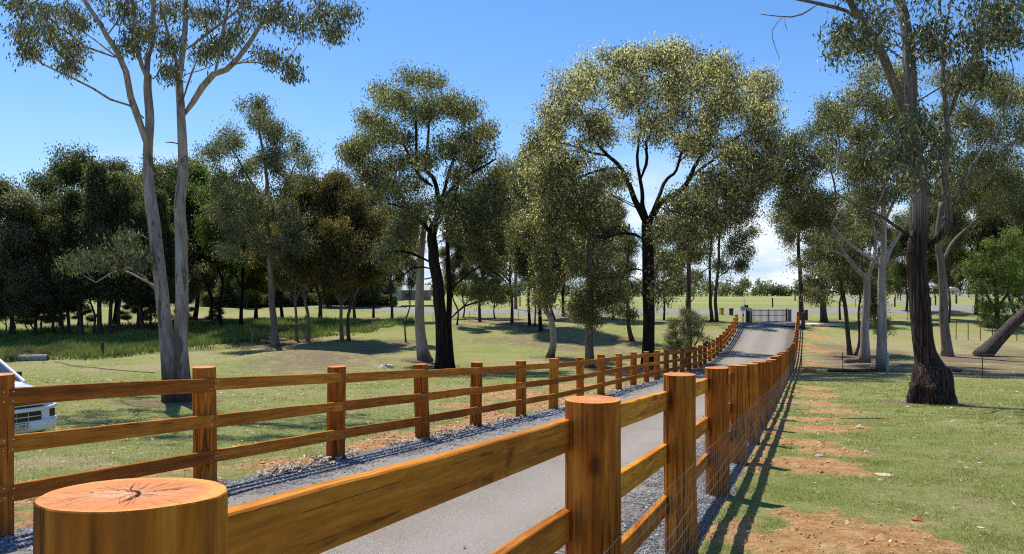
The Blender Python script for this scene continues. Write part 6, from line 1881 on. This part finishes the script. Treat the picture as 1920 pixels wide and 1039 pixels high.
# power pole with cross arm and wires
x, y, z = at(967, 94)
pole = empty('power_pole', (x, y, z)); tag(pole, 'weathered grey timber power pole standing beside the road', 'pole')
mb = MB(); mb.tube([(0, 0, -0.3), (0, 0, 5), (0, 0, 10.5)], [0.21, 0.18, 0.14], 12); mb.obj('pole', M['greywood'], pole, smooth=True)
mb = MB(); mb.box((0, 0, 10.0), (2.2, 0.12, 0.12)); mb.obj('cross_arm', M['greywood'], pole)
for sx_ in (-0.95, -0.5, 0.5, 0.95):
    mb = MB(); mb.revolve([(0.02, 10.06), (0.05, 10.10), (0.03, 10.16), (0.05, 10.2), (0.01, 10.26)], 10, c=(sx_, 0, 0)); mb.obj('insulator', M['white'], pole)

# wire fences on the right lawn and in the paddocks
def wire_fence(pts, n, post_r, post_h, mat, label, wires=5, strainer=None, droppers=True, bigmat=None, jitter=0.3):
    root = empty('wire_fence', (pts[0][0], pts[0][1], gz(*pts[0]))); tag(root, label, 'fence')
    rl = np.array(root.location)
    P = smooth_path(np.array([[x, y, 0] for x, y in pts], float), n) if len(pts) > 2 else np.linspace([*pts[0], 0], [*pts[1], 0], n)
    rr = random.Random(len(pts) + n)
    for k, p in enumerate(P):
        g = gz(p[0], p[1])
        big = strainer and k in strainer
        mb = MB(); r = post_r * (3.2 if big else 1); h = post_h * rr.uniform(0.95, 1.06) * (1.05 if big else 1)
        mb.tube([(0, 0, -0.25), (0, 0, h * 0.6), (rr.uniform(-.02, .02), 0, h)], [r, r * 0.95, r * 0.9], 8)
        o = mb.obj('post', (bigmat or mat) if big else mat, root, loc=tuple(np.array([p[0], p[1], g]) - rl))
    mb = MB()
    for w_ in range(wires):
        z = post_h * (0.18 + 0.76 * w_ / max(1, wires - 1))
        Q = P.copy(); Q[:, 2] = ground(P[:, 0], P[:, 1]) + z
        Q = np.repeat(Q, 1, 0) - rl
        mb.tube(Q, 0.0022 + 0.00004 * P[0][1], 3, caps=False)
    if droppers:
        S = np.linspace(0, 1, n * 12)
        idx = S * (n - 1); i0 = np.minimum(idx.astype(int), n - 2); f = (idx - i0)[:, None]
        Q = P[i0] * (1 - f) + P[i0 + 1] * f; g = ground(Q[:, 0], Q[:, 1])
        for q_, gg in zip(Q, g):
            mb.tube(np.array([[q_[0], q_[1], gg + 0.15 * post_h], [q_[0], q_[1], gg + 0.94 * post_h]]) - rl, 0.0016, 3, caps=False)
    mb.obj('wires', M['wire'], root)
    return root
a0 = ray(1503, 697)[:2]; a1 = ray(1664, 704)[:2]; a2 = ray(1842, 709)[:2]; a3 = (a2[0] + 7, a2[1] - 1.0)
wire_fence([a0, ((a0[0] + a1[0]) / 2, (a0[1] + a1[1]) / 2), a1, ((a2[0] + a1[0]) / 2, (a2[1] + a1[1]) / 2), a2, a3], 6, 0.022, 1.08, M['rust'],
           'low wire netting fence in front of the pale gums, with one thick grey post', 6, strainer=[2], bigmat=M['steel'])
a0 = ray(1520, 615)[:2]
wire_fence([(40, 80.5), (50, 77), (62, 74)], 7, 0.03, 1.1, M['rust'], 'thin wire fence with rusty stakes in the paddock behind the right hand trees', 4, droppers=False)
wire_fence([(-10, 101), (20, 100.5), (48, 103)], 16, 0.03, 1.1, M['darkwood'], 'plain wire fence with dark posts along the far side of the road', 4, droppers=False, strainer=[3, 11])
wire_fence([(50, 104.0), (58, 106), (60, 140), (62, 175), (84, 196), (140, 212)], 22, 0.11, 1.25, M['darkwood'], 'post and wire fence following the side road across the far right paddock', 4, droppers=False)
wire_fence([(70, 104.5), (72, 140), (88, 176), (140, 196)], 16, 0.11, 1.25, M['darkwood'], 'post and wire fence on the near side of the side road at far right', 4, droppers=False)
a1 = ray(1922, 640)[:2]
wire_fence([(a1[0] - 6, a1[1] + 1), (a1[0] + 4, a1[1] - .5)], 12, 0.035, 1.5, M['rust'], 'close row of thin rusty stakes behind the leaning trunk at right', 2, droppers=False)
x0, y0, _ = ray(752, 612); x1, y1, _ = ray(640, 628)
wire_fence([(x1 - 6, y1 - 5), (x1, y1), (x0, y0), (x0 + 6, y0 + 5), (x0 + 16, y0 + 8)], 9, 0.03, 1.05, M['steel'], 'wire fence with light steel posts at the edge of the long grass left of centre', 4, droppers=False, strainer=[])
simple_post('fence_post', ray(192, 667), 0.10, 0.9, M['darkwood'], 'single dark wooden stump of a post at the creek edge', 'post')
simple_post('marker_post', ray(760, 613), 0.05, 0.8, M['white'], 'slim white marker post at the edge of the long grass', 'post')
simple_post('marker_post', at(1667, 96), 0.05, 0.9, M['white'], 'slim white roadside marker beyond the pale gums', 'post')
simple_post('marker_post', at(1334, 101), 0.07, 1.4, M['rust'], 'thin rusty stake in the paddock behind the bins', 'post')
x, y, z = at(1745, 150)
simple_post('fence_post', at(1793, 130), 0.16, 1.4, M['rail'], 'new orange post beside the side road at far right', 'post')
simple_post('fence_post', at(975, 103), 0.09, 1.3, M['rail'], 'orange stake beside the power pole', 'post')

# low rail barrier / jumps beyond the road, left of centre
gJ = 'low log rails beyond the road left of centre'
for i, (xa, xb, yr, Y) in enumerate([(697, 735, 576, 98), (760, 822, 574, 100)]):
    root = empty('log_rail', at((xa + xb) / 2, Y)); tag(root, ['low dark log rail on short posts, left of the white-trunked gum', 'low dark log rail on short posts, behind the white-trunked gum'][i], 'rail fence', gJ)
    g = root.location.z
    w_ = (xb - xa) / F * Y; zt = ZC - (yr - HZ) / F * Y - g
    mb = MB(); mb.tube([(-w_ / 2 - .5, 0, zt), (w_ / 2 + .5, 0, zt + 0.05)], 0.11, 10); mb.obj('rail', M['darkwood'], root, smooth=True)
    for s in (-1, 1):
        mb = MB(); mb.tube([(s * w_ / 2, 0.0, -0.2), (s * w_ / 2, 0, zt + 0.1)], 0.15, 10); mb.obj('post', M['darkwood'], root, smooth=True)
    mb = MB(); mb.tube([(-w_ / 2 - 1.6, 0, 0.02), (-w_ / 2 - .1, 0, zt - 0.02)], 0.09, 8); mb.obj('brace', M['darkwood'], root, smooth=True)

# farm shed and yards half hidden beyond
x, y, z = at(690, 190)
sh = empty('farm_shed', (x, y, z)); tag(sh, 'grey open farm shed with a pale roof half hidden behind the conifers', 'shed')
mb = MB(); mb.box((0, 3, 1.6), (15, 0.15, 3.2)); mb.box((-7.5, 0, 1.6), (0.15, 6, 3.2)); mb.box((7.5, 0, 1.6), (0.15, 6, 3.2)); mb.obj('wall', M['colorbond'], sh)
mb = MB(); mb.add([(-8, -3.5, 3.9), (8, -3.5, 3.9), (8, 3.5, 3.2), (-8, 3.5, 3.2), (-8, -3.5, 4.02), (8, -3.5, 4.02), (8, 3.5, 3.32), (-8, 3.5, 3.32)], [[3, 2, 1, 0], [4, 5, 6, 7], [0, 1, 5, 4], [1, 2, 6, 5], [2, 3, 7, 6], [3, 0, 4, 7]]); mb.obj('roof', M['shedroof'], sh)
for px_ in np.linspace(-7.3, 7.3, 5):
    mb = MB(); mb.box((px_, -3, 1.95), (0.18, 0.18, 3.9)); mb.obj('post', M['colorbond'], sh)
x, y, z = at(765, 200)
sh = empty('farm_shed', (x, y, z)); tag(sh, 'small pale farm building with a low gabled roof, between thin trunks left of centre', 'shed')
mb = MB(); mb.box((0, 0, 1.3), (11, 6, 2.6)); mb.obj('wall', M['greywood'], sh)
mb = MB(); mb.add([(-5.8, -3.4, 2.6), (5.8, -3.4, 2.6), (5.8, 3.4, 2.6), (-5.8, 3.4, 2.6), (-5.8, 0, 3.9), (5.8, 0, 3.9)], [[0, 1, 5, 4], [2, 3, 4, 5], [3, 2, 1, 0]]); mb.ngon([(-5.8, -3.4, 2.6), (-5.8, 0, 3.9), (-5.8, 3.4, 2.6)]); mb.ngon([(5.8, 3.4, 2.6), (5.8, 0, 3.9), (5.8, -3.4, 2.6)]); mb.obj('roof', M['colorbond'], sh)
for px_ in (-3.5, 0.5):
    mb = MB(); mb.box((px_, -3.03, 1.4), (1.4, 0.05, 1.1)); mb.obj('window', M['carglass'], sh)
mb = MB(); mb.box((3.6, -3.03, 1.0), (0.95, 0.05, 2.0)); mb.obj('door', M['colorbond'], sh)
x, y, z = at(697, 170)
rb = MB(); rb.revolve([(0.0, 0), (1.3, 0.0), (1.36, 0.2), (1.3, 1.35), (1.36, 1.4), (1.3, 1.46), (0.0, 1.7)], 22); tag(rb.obj('water_tank', M['blue'], None, loc=(x, y, z), smooth=False, bevel=0.03), 'blue tank in front of the farm shed', 'tank')

# pale horse in the far right paddock
def grazing_horse(loc, s, rz):
    root = empty('horse', loc, rz); tag(root, 'pale horse grazing in the far right paddock', 'horse')
    me = bpy.data.meshes.new('body')
    J = {'rump': (-.62, 0, 1.22, .27), 'bell': (-.15, 0, 1.12, .31), 'chest': (.45, 0, 1.15, .30), 'neck': (.78, 0, 1.12, .18), 'neck2': (1.05, 0, .75, .13), 'poll': (1.18, 0, .48, .11), 'nose': (1.28, 0, .14, .065),
         'ta': (-.90, 0, 1.18, .05), 'tb': (-1.02, 0, .8, .05), 'tc': (-1.0, 0, .5, .03),
         'hl1': (-.62, .16, .95, .16), 'hl2': (-.52, .17, .72, .10), 'hl3': (-.72, .17, .48, .06), 'hl4': (-.64, .17, .05, .05),
         'hr1': (-.62, -.16, .95, .16), 'hr2': (-.48, -.17, .72, .10), 'hr3': (-.66, -.17, .48, .06), 'hr4': (-.56, -.17, .05, .05),
         'fl1': (.48, .15, .90, .12), 'fl2': (.52, .15, .50, .06), 'fl3': (.50, .15, .05, .05), 'fr1': (.44, -.15, .90, .12), 'fr2': (.40, -.15, .50, .06), 'fr3': (.38, -.15, .05, .05),
         'e1': (1.13, .06, .60, .03), 'e1t': (1.10, .09, .70, .012), 'e2': (1.13, -.06, .60, .03), 'e2t': (1.10, -.09, .70, .012)}
    E = [('bell', 'rump'), ('bell', 'chest'), ('chest', 'neck'), ('neck', 'neck2'), ('neck2', 'poll'), ('poll', 'nose'), ('rump', 'ta'), ('ta', 'tb'), ('tb', 'tc'), ('rump', 'hl1'), ('hl1', 'hl2'), ('hl2', 'hl3'), ('hl3', 'hl4'),
         ('rump', 'hr1'), ('hr1', 'hr2'), ('hr2', 'hr3'), ('hr3', 'hr4'), ('chest', 'fl1'), ('fl1', 'fl2'), ('fl2', 'fl3'), ('chest', 'fr1'), ('fr1', 'fr2'), ('fr2', 'fr3'), ('poll', 'e1'), ('e1', 'e1t'), ('poll', 'e2'), ('e2', 'e2t')]
    names = ['bell'] + [k for k in J if k != 'bell']; ix = {k: i for i, k in enumerate(names)}
    me.from_pydata([J[k][:3] for k in names], [(ix[a], ix[b]) for a, b in E], [])
    o = bpy.data.objects.new('body', me); link(o, root); me.materials.append(M['hide'])
    sk = o.modifiers.new('skin', 'SKIN'); sk.use_smooth_shade = True
    for i, k in enumerate(names):
        v = me.skin_vertices[0].data[i]; r = J[k][3]; v.radius = (r, r)
    me.skin_vertices[0].data[0].use_root = True
    o.modifiers.new('sub', 'SUBSURF').render_levels = 2
    root.scale = (s, s, s)
x, y, z = at(1787, 205); grazing_horse((x, y, z), 1.7, R(10))

# culvert pipe, logs, rocks, steel pile, hose
x, y, z = ray(62, 676)
pr = empty('culvert_pipe', (x, y, z + 0.12), R(14)); tag(pr, 'grey concrete culvert pipe lying at the creek edge', 'pipe')
mb = MB(); mb.revolve([(0.20, -0.85), (0.25, -0.85), (0.25, 0.85), (0.20, 0.85), (0.20, -0.85)], 24, axis='x', caps=False); mb.obj('pipe', M['concrete'], pr, smooth=False)

def log(px0, py0, px1, py1, r, mat, label, group=None, lift=0.0, name='log'):
    a = np.array(ray(px0, py0)); b_ = np.array(ray(px1, py1)); b_[1] = a[1] + (px1 - px0) / F * a[1] * 0.1; b_[0] = (px1 - 960) / F * b_[1]; b_[2] = gz(b_[0], b_[1])
    c = (a + b_) / 2; n = 14
    t = np.linspace(0, 1, n)[:, None]; Pp = a * (1 - t) + b_ * t
    Pp[:, 2] += r * 0.8 + lift + 0.05 * r * np.sin(t[:, 0] * 9); Pp[:, 1] += r * 0.5 * np.sin(t[:, 0] * 3)
    mb = MB(); mb.tube(Pp - c, r * (1 - 0.25 * t[:, 0]), 12, rfun=lambda i, a_, p: 1 + 0.10 * (vnoise(np.cos(a_) * 2 + i * .3, np.sin(a_) * 2, 6) - .5) * 2)
    return tag(mb.obj(name, mat, None, loc=tuple(c), smooth=True), label, 'log', group)
log(489, 641, 530, 640, 0.13, M['palelog'], 'lower pale log of the little pile on the grassy mound', 'pale logs on the mound')
log(503, 641, 537, 638, 0.10, M['palelog'], 'upper pale log of the little pile on the grassy mound', 'pale logs on the mound', 0.2)
log(1553, 698, 1640, 699, 0.09, M['darkwood'], 'long thin fallen log along the bottom of the wire netting fence')
log(1585, 681, 1612, 683, 0.16, M['greywood'], 'short grey log lying left of the low-forked pale gum')
log(1788, 698, 1804, 698, 0.09, M['darkwood'], 'short dark piece of wood on the ground right of the massive gum')

def rock(px, py, sx_, sy_, sz_, mat, label, seed, group=None, cat='rock', sub=3):
    import bmesh
    x, y, z = ray(px, py)
    bm = bmesh.new(); bmesh.ops.create_icosphere(bm, subdivisions=sub, radius=1.0)
    for v in bm.verts:
        p = v.co; k = 1 + 0.28 * (float(vnoise(np.array([p.x * 1.6 + seed]), np.array([p.y * 1.6 + p.z * 2.1]), seed)[0]) - 0.5) * 2
        k += 0.08 * (float(vnoise(np.array([p.x * 5 + seed]), np.array([p.y * 5 + p.z * 4]), seed)[0]) - 0.5)
        v.co = Vector((p.x * k * sx_, p.y * k * sy_, max(-0.2 * sz_, p.z * k * sz_)))
    me = bpy.data.meshes.new('rock'); bm.to_mesh(me); bm.free(); me.materials.append(mat)
    o = bpy.data.objects.new('rock', me); o.location = (x, y, z); link(o)
    return tag(o, label, cat, group)
rock(722, 690, 0.42, 0.28, 0.20, M['rock'], 'larger pale rock on the grass left of the white-trunked gum', 3, 'pale rocks on the grass')
rock(731, 688, 0.24, 0.2, 0.16, M['rock'], 'smaller pale rock tucked behind the larger pale rock on the grass', 5, 'pale rocks on the grass')
rock(1657, 892, 0.105, 0.10, 0.022, M['sand'], 'flat round yellow sandstone piece on the near right lawn', 7)
rock(1518, 678, 0.13, 0.11, 0.10, M['sand'], 'cream rock on the bare soil beyond the right fence', 9)
rock(1536, 857, 0.07, 0.05, 0.04, M['rock'], 'pale clod on the orange spoil patch in the middle of the right lawn', 11)
rock(1646, 1015, 0.035, 0.03, 0.025, M['darkwood'], 'dark clod on the big orange spoil patch in the foreground', 13)
rock(1432, 908, 0.04, 0.035, 0.03, M['bluestone'], 'dark stone in the grass beside the fence shadow', 15)
rock(1512, 697, 0.45, 0.35, 0.22, M['soilclod'] if 'soilclod' in M else M['darkwood'], 'small dark heap of earth at the bend of the right fence', 17, cat='earth heap')

gS = 'galvanised steel lengths stacked beyond the right fence'
x, y, z = ray(1540, 611)
for i in range(9):
    mb = MB(); L_ = 2.6 + 0.2 * (i % 3)
    mb.tube([(-L_ / 2, 0, 0), (0, 0.01, 0), (L_ / 2, 0, 0)], 0.05, 10)
    o = mb.obj('steel_pipe', M['galvbright'] if 'galvbright' in M else M['galv'], None, loc=(x + 0.35 * (i % 2), y - 0.6 + 0.2 * (i % 5), z + 0.06 + 0.10 * (i // 5)), smooth=True)
    o.rotation_euler = (0, 0, 0.04 * (i - 4))
    tag(o, 'galvanised steel pipe in the low stack beyond the end of the right fence', 'pipe', gS)
# black poly pipe snaking over the left lawn
pts = [ray(px, py) for px, py in [(80, 679), (120, 683), (170, 690), (230, 696), (290, 700)]]
Pp = smooth_path(np.array(pts), 40); Pp[:, 2] = ground(Pp[:, 0], Pp[:, 1]) + 0.04
mb = MB(); mb.tube(Pp - Pp[20], 0.022, 6); tag(mb.obj('poly_pipe', M['poly'], None, loc=tuple(Pp[20]), smooth=True), 'thin dark pipe snaking across the left lawn', 'pipe')
# crumbs of dug soil lying on the spoil
n = 60000
X, Y = scatter(n, 2.6, 26, 1); X2, Y2 = scatter(n, 5.5, 26, -1); X = np.concatenate([X, X2]); Y = np.concatenate([Y, Y2])
s_, _, _, _ = ground_masks(X, Y); k = rng.random(len(X)) < np.clip(s_ * 0.9 - 0.4, 0, 0.35)
X, Y = X[k], Y[k]; n = len(X)
sz = rng.lognormal(-5.0, 0.6, n) * np.clip(Y / 6, 0.9, 2.2)
V = ico[None] * (sz[:, None, None] * rng.uniform(0.6, 1.3, (n, 7, 3)) * np.array([1.2, 1.1, .75]))
V = V + np.stack([X, Y, ground(X, Y) + 0.035], 1)[:, None]
T_ = (icot[None] + (np.arange(n) * 7)[:, None, None]).reshape(-1, 3)
n2 = NT('soil_crumbs'); c2 = n2.ramp(n2.attr('tone'), [(0, (0.34, 0.15, 0.05)), (0.5, (0.54, 0.28, 0.11)), (1, (0.70, 0.48, 0.27))]); n2.bsdf(c2, 0.95, 0.1)
mb = MB(); mb.add(V.reshape(-1, 3), None, T_, tone=np.repeat(rng.random(n), 10)); tag(mb.obj('soil_crumbs', n2.m, tone=True), 'crumbs of orange dug soil on the spoil patches', 'soil', kind='stuff')
# dry stick
x, y, z = ray(1625, 788)
mb = MB(); mb.tube([(-.55, .05, .02), (-.2, 0, .04), (.2, .03, .03), (.5, -.03, .02)], [0.006, .01, .009, .004], 6); tag(mb.obj('stick', M['darkwood'], None, loc=(x, y, z)), 'thin dark stick lying on the right lawn', 'stick')
